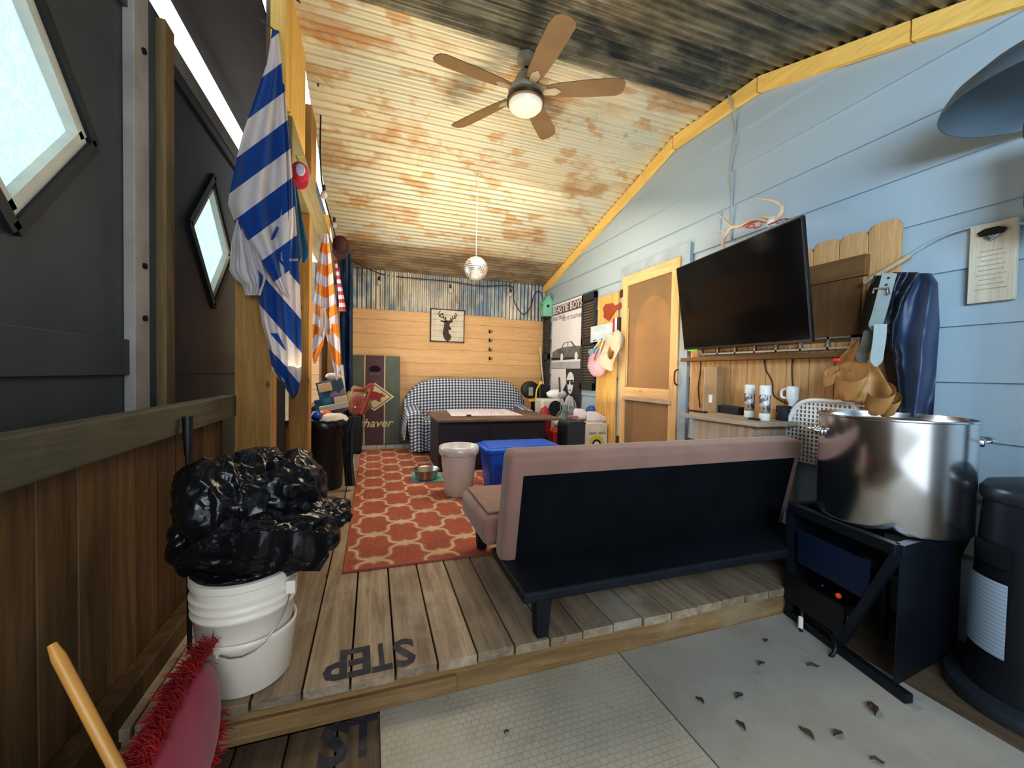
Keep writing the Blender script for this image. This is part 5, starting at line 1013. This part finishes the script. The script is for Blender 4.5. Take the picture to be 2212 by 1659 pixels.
def racket(hx_, hy_, rx, ry, gx, gy, Y, label, mat):
    c_ = at(hx_, hy_, 1, Y); t_ = at(gx, gy, 1, Y); o = thing('badminton_racket', c_, label, 'racket'); rr_ = (c_ - CO).length / F
    pts = [c_ + V((rx * rr_ * math.cos(a), 0, ry * rr_ * math.sin(a))) for a in [2 * PI * k / 28 for k in range(28)]]; G().tube(pts, .005, 6, closed=True).build('head_frame', mat, o, smooth=60)
    g = G()
    for k in range(-4, 5):
        s = k / 5; hh_ = math.sqrt(1 - s * s); g.tube([c_ + V((rx * rr_ * s, 0, -ry * rr_ * hh_)), c_ + V((rx * rr_ * s, 0, ry * rr_ * hh_))], .001, 4, caps=False).tube([c_ + V((-rx * rr_ * hh_, 0, ry * rr_ * s)), c_ + V((rx * rr_ * hh_, 0, ry * rr_ * s))], .001, 4, caps=False)
    g.build('strings', pm('string_white', (.75, .75, .72), .5), o)
    d_ = (t_ - c_).normalized(); G().tube([c_ + d_ * ry * rr_, lerp(c_, t_, .65)], .005, 6).build('shaft', mat, o); G().tube([lerp(c_, t_, .65), t_], .012, 8).build('handle', BLACK, o)
racket(1212, 905, 11, 18, 1208, 815, 4.74, 'upright racket with a dark handle in front of the posters', pm('racket_grey', (.25, .27, .28), .4))
racket(1236, 880, 9, 17, 1238, 925, 4.70, 'racket with its round head up, right of the upright racket', pm('racket_pale', (.5, .52, .56), .4))
p = at(1216, 915, 1, 4.65); g = blob(p, (.11, .06, .055), lambda q: 1 + .3 * noise.noise(q * 3), 24, 14); tag(g.build('clear_plastic_bag', pm('clear_bag', (.62, .64, .66), .15, col2=(.45, .47, .5), ns=9), smooth=60), 'crumpled clear plastic bag above the red fuel can', 'bag')
a, b = at(1196, 932, 1, 4.45), at(1224, 965, 1, 4.45); rcn = thing('fuel_can', ((a[0] + b[0]) / 2, 4.5, .013), 'red plastic fuel can on the floor beside the black cooler', 'fuel can')
RED = pm('can_red', (.55, .045, .02), .45)
G().box((a[0], 4.45, .013), (b[0], 4.62, a[2])).build('body', RED, rcn, bevel=.015, seg=3)
G().tube(spline([(a[0] + .03, 4.53, a[2] - .005), (a[0] + .04, 4.53, a[2] + .04), (b[0] - .04, 4.53, a[2] + .04), (b[0] - .03, 4.53, a[2] - .005)]), .011, 8).build('handle', RED, rcn, smooth=60)
G().box((a[0] + .05, 4.445, a[2] - .09), (a[0] + .09, 4.452, a[2] - .04)).build('recess', pm('recess_red', (.2, .01, .01), .6), rcn)
# round-topped cooler with printed end
a, m_, b = at(1228, 925, 1, 3.98), at(1266, 925, 1, 3.98), at(1312, 925, 1, 3.98); zt_ = at(1245, 911, 1, 3.98)[2]
co_ = thing('beverage_cooler', ((a[0] + b[0]) / 2, 4.3, .013), 'black cooler with a white end printed with a yellow ring', 'cooler')
def dome(x0, x1, zt, r=.05): return [(x0, 0), (x1, 0), (x1, zt - r)] + [(x1 - r + r * math.cos(a), zt - r + r * math.sin(a)) for a in [PI / 2 * k / 6 for k in range(1, 7)]] + [(x0 + r - r * math.sin(a), zt - r + r * math.cos(a)) for a in [PI / 2 * k / 6 for k in range(1, 7)]] + [(x0, zt - r)]
G().prism(dome(a[0], m_[0] + .02, zt_ - .013), frame((0, 4.00, .013), (1, 0, 0), (0, 0, 1)) @ Matrix.Translation((0, 0, -.26)), .26).build('body', pm('cooler_charcoal', (.035, .045, .055), .5), co_, bevel=.005)
G().prism(dome(m_[0], b[0], zt_ - .035, .03), frame((0, 3.98, .013), (1, 0, 0), (0, 0, 1)) @ Matrix.Translation((0, 0, -.26)), .26).build('printed_side', pm('cooler_white', (.66, .62, .52), .5), co_, bevel=.005)
cx_ = (m_[0] + b[0]) / 2; rr_ = (b[0] - m_[0]) * .36; Mq = frame((cx_, 3.979, zt_ - .26), (1, 0, 0), (0, 0, 1))
for r_, mt, nm, dz in ((1, pm('ring_yellow', (.62, .52, .04), .5), 'yellow_ring', .001), (.58, pm('ring_black', (.03, .02, .02), .5), 'black_ring', .002), (.34, pm('ring_white', (.7, .7, .7), .5), 'white_centre', .003)):
    G().prism([(rr_ * r_ * math.cos(q), rr_ * r_ * math.sin(q)) for q in [2 * PI * k / 32 for k in range(32)]], Mq, dz).build(nm, mt, co_)
g = G()
for k in range(10): g.prism(rect(rr_ * .13, .03), Mq @ Matrix.Translation(((k - 4.5) * rr_ * .2 + (.02 if k > 4 else 0), rr_ * 1.28, 0)), .001)
g.build('print_line', pm('olive_print', (.30, .27, .08), .5), co_)
def shoe(px, py, Y, ang, label, z0):
    c_ = at(px, py, 1, Y); o = thing('sneaker', (c_[0], Y, z0), label, 'shoe'); g = G(); Ms = Matrix.Translation((c_[0], Y, z0)) @ Matrix.Rotation(math.radians(ang), 4, 'Z')
    L_, W_ = .13, .045
    def up(u, v):
        x = -L_ + 2 * L_ * u; h = .10 - .055 * sm(.35, .75, u) - .02 * sm(.8, 1, u); wd = W_ * (1 - .45 * abs(u - .5) * 2 * abs(u - .5) * 2) * (1 if 0 < u < 1 else .3); a = PI * v; return Ms @ V((x, wd * math.cos(a), .02 + h * math.sin(a) ** .7 * (1 if 0 < u < 1 else .5)))
    g.grid(up, 20, 14); g.build('upper', pm('shoe_white', (.66, .60, .60), .6, col2=(.5, .45, .46), ns=14), o, smooth=60)
    g = G(); g.M = Ms; loop = [(L_ * 1.03 * math.cos(a), W_ * .95 * math.sin(a)) for a in [2 * PI * k / 24 for k in range(24)]]; loft(g, [(loop, 0), (loop, .022)]); g.build('sole', pm('sole_cream', (.6, .45, .36), .6), o, bevel=.004)
    g = G(); g.M = Ms
    for k in range(4): g.tube([(-.01 + k * .02, -.03, .095 - k * .012), (0 + k * .02, 0, .112 - k * .013), (-.01 + k * .02, .03, .095 - k * .012)], .003, 5)
    g.build('laces', WHITEP, o)
shoe(1290, 908, 4.10, -12, 'white sneaker nearest the plank on top of the cooler', zt_ - .02)
shoe(1262, 900, 4.21, -20, 'white sneaker on the black part of the cooler, behind the other shoe', zt_ + .001)
p = at(1278, 886, 1, 4.40); o = thing('baseball_cap', p, 'small blue cap behind the sneakers on the cooler', 'cap'); G().ball(p, (.07, .07, .06), 18, 10, wob=lambda q: 1 + .1 * noise.noise(q * 2)).build('crown', pm('cap_blue', (.03, .11, .32), .6), o, smooth=60)
tag(G().box((p[0] - .1, 4.31, .013), (p[0] + .09, 4.50, p[2] - .06)).build('grey_box', pm('grey_plastic', (.08, .09, .1), .5), bevel=.01), 'grey box behind the cooler under the blue cap', 'box')
p = at(1237, 901, 1, 4.2); tag(G().bar(p + V((-.05, 0, 0.01)), p + V((.1, .02, .0)), .03, .02).build('pink_tipped_tool', pm('pink_tool', (.6, .2, .2), .5), bevel=.004), 'small pink and blue tool on the back edge of the cooler', 'tool')
# sign with hooks, pink bag, hat
a, b = at(1277, 708, 0, XW - .06), at(1325, 737, 0, XW - .06); zl, zh = at(1277, 740, 0, XW - .06)[2], at(1277, 706, 0, XW - .06)[2]; yb2 = at(1340, 700, 0, XW - .06)[1]
hk = thing('hook_rack', (XW - .06, a[1], zl), 'pale blue sign board with hooks mounted across the pine plank', 'hook rack')
G().box((XW - .066, b[1], zl), (XW - .05, a[1], zh)).build('board', pm('sky_board', (.46, .55, .62), .6, col2=(.58, .64, .68), ns=9), hk, bevel=.002)
g = G(); cyy = (a[1] + b[1]) / 2; hh_ = zh - zl
pts = [(k / 30, .5 + .25 * math.sin(k * 1.4)) for k in range(31)]; g.tube([V((XW - .067, lerp(a[1] - .03, b[1] + .03, u), zl + hh_ * (.35 + v * .4))) for u, v in pts], .003, 5); g.build('script_line', pm('script_white', (.78, .82, .85), .5), hk)
for u in (.25, .55, .85):
    y = lerp(a[1], b[1], u); G().tube([(XW - .066, y, zl + .03), (XW - .09, y, zl + .005), (XW - .10, y, zl + .02)], .004, 6).build('hook', BLKMETAL, hk)
fl = thing('flag_sign', (XW - .07, yb2, zl), 'red white and blue striped board at the right end of the hook rack', 'sign'); ws = b[1] - yb2
for k, (c_, nm) in enumerate((((.40, .03, .05), 'red_stripe'), ((.66, .66, .70), 'white_stripe'), ((.05, .03, .06), 'dark_stripe'))): G().box((XW - .075, b[1] - ws * (k + 1) / 3, zl + .04), (XW - .05, b[1] - ws * k / 3, zh + .04)).build(nm, pm(nm, c_, .6), fl)
p = at(1291, 785, 0, XW - .13); pb = thing('pink_tote_bag', p, 'pink bag with white straps hanging from the hook rack', 'bag')
PINK = pm('pink_cloth', (.55, .38, .48), .6, col2=(.45, .26, .30), ns=4)
blob(p, (.07, .19, .15), lambda q: 1 + .08 * noise.noise(q * 2.5) + (.06 if q[2] < 0 else 0), 28, 18).build('body', PINK, pb, smooth=60)
g = G()
for s in (-1, 1): g.tube([p + V((-.04, s * .10, .12)), V((XW - .09, p[1] + .03 * s - .02, zl + .01))], .009, 6)
g.build('strap', pm('strap_cream', (.74, .66, .60), .6), pb)
g = G().box((p[0] - .05, p[1] - .06, p[2] + .10), (p[0] + .02, p[1] + .14, p[2] + .17)); g.build('patterned_pocket', pm('blue_check', (.25, .45, .62), .6, col2=(.05, .08, .12), ns=40), pb, bevel=.01)
G().tube(spline([p + V((-.06, -.10, .14)), p + V((-.08, -.09, .09)), p + V((-.08, -.06, .03))]), .008, 6).build('red_strap', pm('bag_red2', (.35, .04, .05), .6), pb)
p = at(1327, 752, 0, XW - .12); h_ = thing('sun_hat', p, 'floppy cream sun hat hanging at the right end of the hook rack', 'hat'); HM = pm('hat_cream', (.50, .47, .36), .8, col2=(.42, .39, .30), ns=4)
blob((p[0], p[1] - .04, p[2] + .07), (.06, .10, .12), lambda q: 1 + .08 * noise.noise(q * 2), 24, 16).build('crown', HM, h_, smooth=60)
g = G(); ctr = V((p[0] - .0, p[1] + .02, p[2] - .05))
def brim(u, v):
    a = 2 * PI * u; r = lerp(.07, .19, v); return ctr + V((-.03 + .035 * math.sin(a * 3) * v - .02 * v, r * math.cos(a) * .9, r * math.sin(a) * 1.05))
g.grid(brim, 40, 8); g.build('brim', HM, h_, smooth=70, solid=.004)
# ============================================================ POT, BURNER STAND, HEATER
pcx, pcy, pr_, pzb, pzt = 2.17, 1.14, .258, .437, .895
t = T('brushed_pot'); sep = t.n('ShaderNodeSeparateXYZ', {0: t.co()}); rn = t.noi(t.co(scale=(1, 1, 60)), 3, 3)
an_ = t.n('ShaderNodeTangent', direction_type='RADIAL', axis='Z')
POT = t.bsdf((.72, .72, .73), .17, 1.0, Anisotropic=.75, Tangent=an_.outputs[0])
pot = thing('stock_pot', (pcx, pcy, pzb), 'huge shiny aluminium stock pot with side handles on the burner stand', 'pot')
G().lathe([(.001, 0), (pr_ - .02, 0), (pr_ - .004, .006), (pr_, .02), (pr_, pzt - pzb - .008), (pr_ + .008, pzt - pzb - .004), (pr_ + .008, pzt - pzb + .002), (pr_ - .004, pzt - pzb + .002), (pr_ - .006, pzt - pzb - .01), (pr_ - .006, .03), (.001, .02)], (pcx, pcy, pzb), 96).build('body', POT, pot, smooth=40)
G().lathe([(.001, pzt - pzb - .012), (.09, pzt - pzb - .012), (.12, pzt - pzb - .015), (pr_ - .006, pzt - pzb - .03)], (pcx, pcy, pzb), 64).build('lid_insert', pm('pot_inside', (.45, .47, .47), .35, .9), pot, smooth=60)
for ang in (math.radians(133), math.radians(-47)):
    c_ = V((pcx + pr_ * math.cos(ang), pcy + pr_ * math.sin(ang), pzt - .085)); rd_ = V((math.cos(ang), math.sin(ang), 0)); tg = V((-math.sin(ang), math.cos(ang), 0))
    G().tube(spline([c_ - tg * .055, c_ - tg * .05 + rd_ * .035 + V((0, 0, .008)), c_ + rd_ * .052 + V((0, 0, .012)), c_ + tg * .05 + rd_ * .035 + V((0, 0, .008)), c_ + tg * .055]), .007, 8).build('handle', STEEL, pot, smooth=60)
    for s in (-1, 1): G().ball(c_ + tg * .06 * s, (.012, .012, .018), 10, 8).build('handle_rivet', STEEL, pot, smooth=60)
bs_ = thing('burner_stand', (pcx, pcy, ZL + .01), 'black square propane burner stand under the stock pot', 'burner stand')
SD = pm('stand_black', (.010, .013, .022), .45, .2); e1 = V((-.54, -.29 * 2 / 2, 0)); 
dA = V((-.19, .29, 0)) * 1.02; dB = V((-dA[1], dA[0], 0)) * 1; dB = V((-.29, -.19, 0)) * 1.02
cs = [V((pcx, pcy, 0)) + k for k in (dA, dB, -dA, -dB)]
cs = [V((min(q[0], XW - .06), q[1], 0)) for q in cs]; cs[2] = V((2.40, .985, 0))
g = G()
for i in range(4): a, b = cs[i], cs[(i + 1) % 4]; g.bar((a[0], a[1], .413), (b[0], b[1], .413), .035, .045)
g.bar((cs[0] + cs[1]) / 2 + V((0, 0, .418)), (cs[2] + cs[3]) / 2 + V((0, 0, .418)), .03, .03).bar((cs[1] + cs[2]) / 2 + V((0, 0, .418)), (cs[3] + cs[0]) / 2 + V((0, 0, .418)), .03, .03)
g.build('top_frame', SD, bs_, bevel=.003)
ft = [lerp(cs[0], cs[1], .06), lerp(cs[0], cs[1], .55), lerp(cs[3], cs[2], .55), lerp(cs[3], cs[2], .06)]
for q, f_ in zip(cs, ft): G().bar(f_ + V((0, 0, ZL + .03)), q + V((0, 0, .40)), .03, .03, up=(1, 0, 0)).build('leg', SD, bs_)
G().bar(cs[0] + V((0, 0, ZL + .03)), cs[1] + V((0, 0, ZL + .03)) + (cs[1] - cs[0]) * .12, .035, .035).build('skid', SD, bs_, bevel=.004)
G().bar(cs[3] + V((0, 0, ZL + .03)), cs[2] + V((0, 0, ZL + .03)), .035, .035).build('skid', SD, bs_, bevel=.004)
G().bar(lerp(cs[0], cs[1], .1) + V((0, 0, .24)), lerp(cs[0], cs[1], .8) + V((0, 0, .24)), .004, .16).build('wind_screen', pm('dark_blue_sheet', (.01, .018, .05), .4), bs_)
G().bar(lerp(cs[0], cs[1], .0) + V((-.01, 0, .02)), lerp(cs[0], cs[1], .62) + V((-.01, 0, .02)), .02, .13).build('control_panel', pm('panel_black', (.008, .008, .01), .4), bs_)
G().bar(cs[1] + V((.01, 0, .145)), cs[2] + V((0, .01, .145)), .004, .51).build('shade_panel', SD, bs_)  # added black sheets, this and the next, stand in for shade under the pot
G().bar(cs[3] + V((0, 0, .14)), cs[0] + V((0, 0, .14)), .004, .5).build('shade_panel', SD, bs_)
G().lathe([(.001, .0), (.09, 0), (.10, .02), (.08, .05), (.03, .06), (.001, .06)], (pcx, pcy, .22), 28).build('burner_head', BLKMETAL, bs_, smooth=50)
G().tube([V((pcx, pcy, .22)), V((pcx, pcy, ZL + .05))], .02, 10).build('burner_pipe', BLKMETAL, bs_)
k1_ = at(1811, 1287, 0, 1.93); G().ball(k1_, (.012, .012, .012), 10, 8).build('orange_knob', pm('orange_knob', (.8, .1, .02), .4), bs_)
k2_ = at(1771, 1324, 0, 1.97); G().ball(k2_, (.02, .02, .018), 12, 8).build('red_regulator', pm('reg_red', (.16, .02, .04), .4), bs_)
for x, y in ((1785, 1204), (1778, 1229), (1777, 1265), (1826, 1227)): G().ball(at(x, y, 0, 1.945), .006, 8, 6).build('screw', STEEL, bs_)
g = G().tube(spline([at(1740, 1290, 0, 1.96), at(1731, 1340, 0, 1.93), at(1733, 1390, 0, 1.88), at(1755, 1420, 0, 1.86), at(1785, 1425, 0, 1.85), at(1805, 1400, 0, 1.88), at(1795, 1370, 0, 1.92), at(1780, 1345, 0, 1.97)]), .008, 8); g.build('gas_hose', BLACK, bs_, smooth=60)
g = G().tube([at(1730, 1332, 0, 1.935), at(1729, 1358, 0, 1.91)], .011, 8); g.build('hose_tag', pm('tag_white', (.75, .72, .66), .5), bs_)
q = [at(x, y, 2, ZL + .015) for x, y in ((1785, 1318), (1822, 1322), (1838, 1352), (1815, 1345))]
g = G().add([p + V((0, 0, .0)) for p in q] + [p + V((0, 0, .02)) for p in q], [(3, 2, 1, 0), (4, 5, 6, 7), (0, 1, 5, 4), (1, 2, 6, 5), (2, 3, 7, 6), (3, 0, 4, 7)]); tag(g.build('paper_scrap', pm('scrap_pink', (.50, .42, .45), .7)), 'pale pink paper scrap on the floor under the burner stand', 'scrap')
# patio heater
hcx, hcy = 2.32, .735
ph_ = thing('patio_heater', (hcx, hcy, ZL), 'black patio heater with a dark dome and a round tank housing at the right edge', 'patio heater')
HB = pm('heater_black', (.013, .014, .018), .42, .2, col2=(.02, .022, .028), ns=3)
G().lathe([(.001, 0), (.245, 0), (.248, .02), (.243, .045), (.215, .055), (.20, .06)], (hcx, hcy, ZL), 64).build('base_ring', pm('base_grey', (.07, .08, .095), .35, .5), ph_, smooth=40)
G().lathe([(.20, .05), (.20, .10), (.185, .13), (.18, .40), (.165, .68), (.16, .76)], (hcx, hcy, ZL), 64).build('tank_housing', HB, ph_, smooth=50)
G().lathe([(.165, .75), (.172, .76), (.172, .79), (.155, .815), (.08, .835), (.03, .84), (.001, .84)], (hcx, hcy, ZL), 64).build('housing_lid', pm('lid_grey', (.045, .052, .06), .35, .4), ph_, smooth=50)
G().tube([(hcx, hcy, ZL + .83), (hcx, hcy, 1.64)], .03, 20).build('pole', HB, ph_, smooth=60)
G().lathe([(.03, 1.62), (.06, 1.66), (.095, 1.68), (.10, 1.72), (.10, 1.95), (.11, 1.97), (.11, 2.01)], (hcx, hcy, 0), 40).build('burner_screen', pm('bronze_mesh', (.10, .065, .05), .5, .5, bs=.5), ph_, smooth=50)
t = T('dome_metal'); DM = t.bsdf((.16, .20, .23), .45, .6)
G().lathe([(.10, 2.23), (.21, 2.20), (.28, 2.14), (.305, 2.095), (.308, 2.08), (.303, 2.08), (.275, 2.13), (.20, 2.18), (.001, 2.21)], (hcx - .06, hcy, 0), 64, cap0=True).build('reflector_dome', DM, ph_, smooth=60)
g = G()
for a in (.6, 2.7, 4.8): g.tube([(hcx + .09 * math.cos(a), hcy + .09 * math.sin(a), 2.0), (hcx + .10 * math.cos(a), hcy + .10 * math.sin(a), 2.20)], .006, 6)
g.build('dome_strut', BLKMETAL, ph_)
pl_ = []
def lab(u, v):
    a = lerp(math.radians(172), math.radians(122), u); z = lerp(.20, .47, v); r = .1885; return V((hcx + r * math.cos(a), hcy + r * math.sin(a), ZL + z))
t = T('heater_label'); sp_ = t.n('ShaderNodeSeparateXYZ', {0: t.co()}); ln = t.ma('GREATER_THAN', t.ma('SINE', t.ma('MULTIPLY', sp_.outputs[2], 420)), .55); c = t.mix(t.ma('MULTIPLY', ln, .35), (.42, .48, .55), (.12, .14, .17)); LBM = t.bsdf(c, .5)
g = G(); g.grid(lab, 20, 10); g.build('instruction_label', LBM, ph_, smooth=60)
def slot(u, v):
    a = lerp(math.radians(172), math.radians(125), u); z = lerp(.52, .60, v); r = .1815; return V((hcx + r * math.cos(a), hcy + r * math.sin(a), ZL + z))
g = G(); g.grid(slot, 16, 3); g.build('hand_slot', pm('slot_black', (.002, .002, .002), .9), ph_, smooth=60)
# leaves on the sheet
LF = pm('dry_leaf', (.10, .07, .055), .8, col2=(.06, .045, .04), ns=20)
for i, (x, y, s, a, w_) in enumerate(((1597, 1505, 1.0, .3, 'curled brown leaf nearest the step in a diagonal row'), (1512, 1514, .8, 1.6, 'narrow dark leaf lying left of the curled brown leaf'), (1600, 1568, .9, 1.4, 'small upright-curled leaf in the middle of the grey sheet'), (1885, 1533, 1.5, .7, 'large purplish leaf near the right edge of the grey sheet'), (1742, 1585, 1.1, 1.5, 'olive curled leaf in the centre foreground'), (1810, 1587, 1.0, .1, 'flat brown leaf right of the olive leaf'), (1645, 1435, .9, .2, 'small brown leaf behind, halfway to the step'), (1655, 1385, .8, .5, 'small leaf close to the step'), (1895, 1645, .8, -.6, 'thin leaf at the bottom edge right of centre'), (1095, 1582, .5, .4, 'tiny dark leaf crumb on the square-patterned sheet'), (1757, 1440, 1.0, -.3, 'dark leaf beside the black hose'))):
    p = at(x, y, 2, ZL + .0105); g = G(); Ml = Matrix.Translation(p) @ Matrix.Rotation(a, 4, 'Z')
    def lf(u, v, s=s, Ml=Ml):
        L_ = .023 * s; X = lerp(-L_, L_, u); wd = .0105 * s * math.sin(PI * min(max(u, .03), .97)) ** .8; return Ml @ V((X, lerp(-wd, wd, v), .001 + .008 * s * abs(v - .5) * 2 + .004 * math.sin(u * 5)))
    g.grid(lf, 10, 4); tag(g.build('dry_leaf', LF if i != 4 else pm('olive_leaf', (.11, .10, .04), .8), smooth=70, solid=.0008), w_, 'leaf', 'dry leaves on the floor sheets')
p = at(492, 1605, 2, ZL + .002); tag(G().ball(p + V((0, 0, .008)), (.03, .015, .008), 12, 6, wob=lambda q: 1 + .3 * noise.noise(q * 3)).build('paper_scrap', pm('scrap_white', (.66, .62, .66), .7)), 'torn white paper scrap at the left end of the step', 'scrap')
p = at(730, 1178, 2, .002); tag(G().ball(p + V((0, 0, .004)), (.008, .008, .005), 10, 6).build('wood_chip', pm('chip', (.6, .42, .26), .7)), 'tiny pale wood chip on the deck beside the rug corner', 'wood chip')
p = at(895, 972, 2, .013); tag(G().ball(p + V((0, -.12, .03)), (.05, .03, .025), 14, 8, wob=lambda q: 1 + .3 * noise.noise(q * 3)).build('white_tissue', pm('tissue', (.72, .70, .72), .8), smooth=60), 'crumpled white tissue on the floor by the sofa', 'tissue')
# ============================================================ LIGHT
w = bpy.data.worlds.new('World'); sc.world = w; w.use_nodes = True; nt = w.node_tree; bg_ = nt.nodes['Background']; bg_.inputs[0].default_value = (.80, .90, 1, 1); bg_.inputs[1].default_value = 1.6
def area(name, loc, tgt, sx_, sy_, e, col):
    l = bpy.data.lights.new(name, 'AREA'); l.shape = 'RECTANGLE'; l.size = sx_; l.size_y = sy_; l.energy = e; l.color = col
    o = bpy.data.objects.new(name, l); COL.objects.link(o); o.location = loc; o.rotation_euler = (V(tgt) - V(loc)).to_track_quat('-Z', 'Y').to_euler(); return o
area('porch_daylight', (.4, -1.15, 1.75), (1.3, 3, .9), 2.4, 1.0, 34, (.80, .90, 1))
bd_ = area('blue_daylight', (.3, -1.0, 2.0), (2.6, 1.3, 2.1), 1.2, 1.0, 46, (.55, .78, 1)); bd_.data.spread = math.radians(95)
area('warm_bounce', (1.0, 3.2, .9), (1.1, 3.5, 3.2), 2.2, 2.6, 46, (1, .84, .56))
area('warm_room', (1.1, 3.3, 2.75), (1.1, 4.3, 0), 1.6, 1.2, 45, (1, .88, .70))
area('bay_daylight', (-1.1, 4.9, 1.5), (1, 4.6, 1.2), 1.2, 1.4, 22, (1, .97, .9))
sc.view_settings.view_transform = 'Standard'; 
try: sc.view_settings.look = 'Medium High Contrast'
except Exception: sc.view_settings.look = 'None'
sc.view_settings.gamma = 1.0; sc.view_settings.exposure = 0.0
sc.cycles.max_bounces = 8; sc.cycles.transparent_max_bounces = 6; sc.cycles.glossy_bounces = 3; sc.cycles.diffuse_bounces = 4
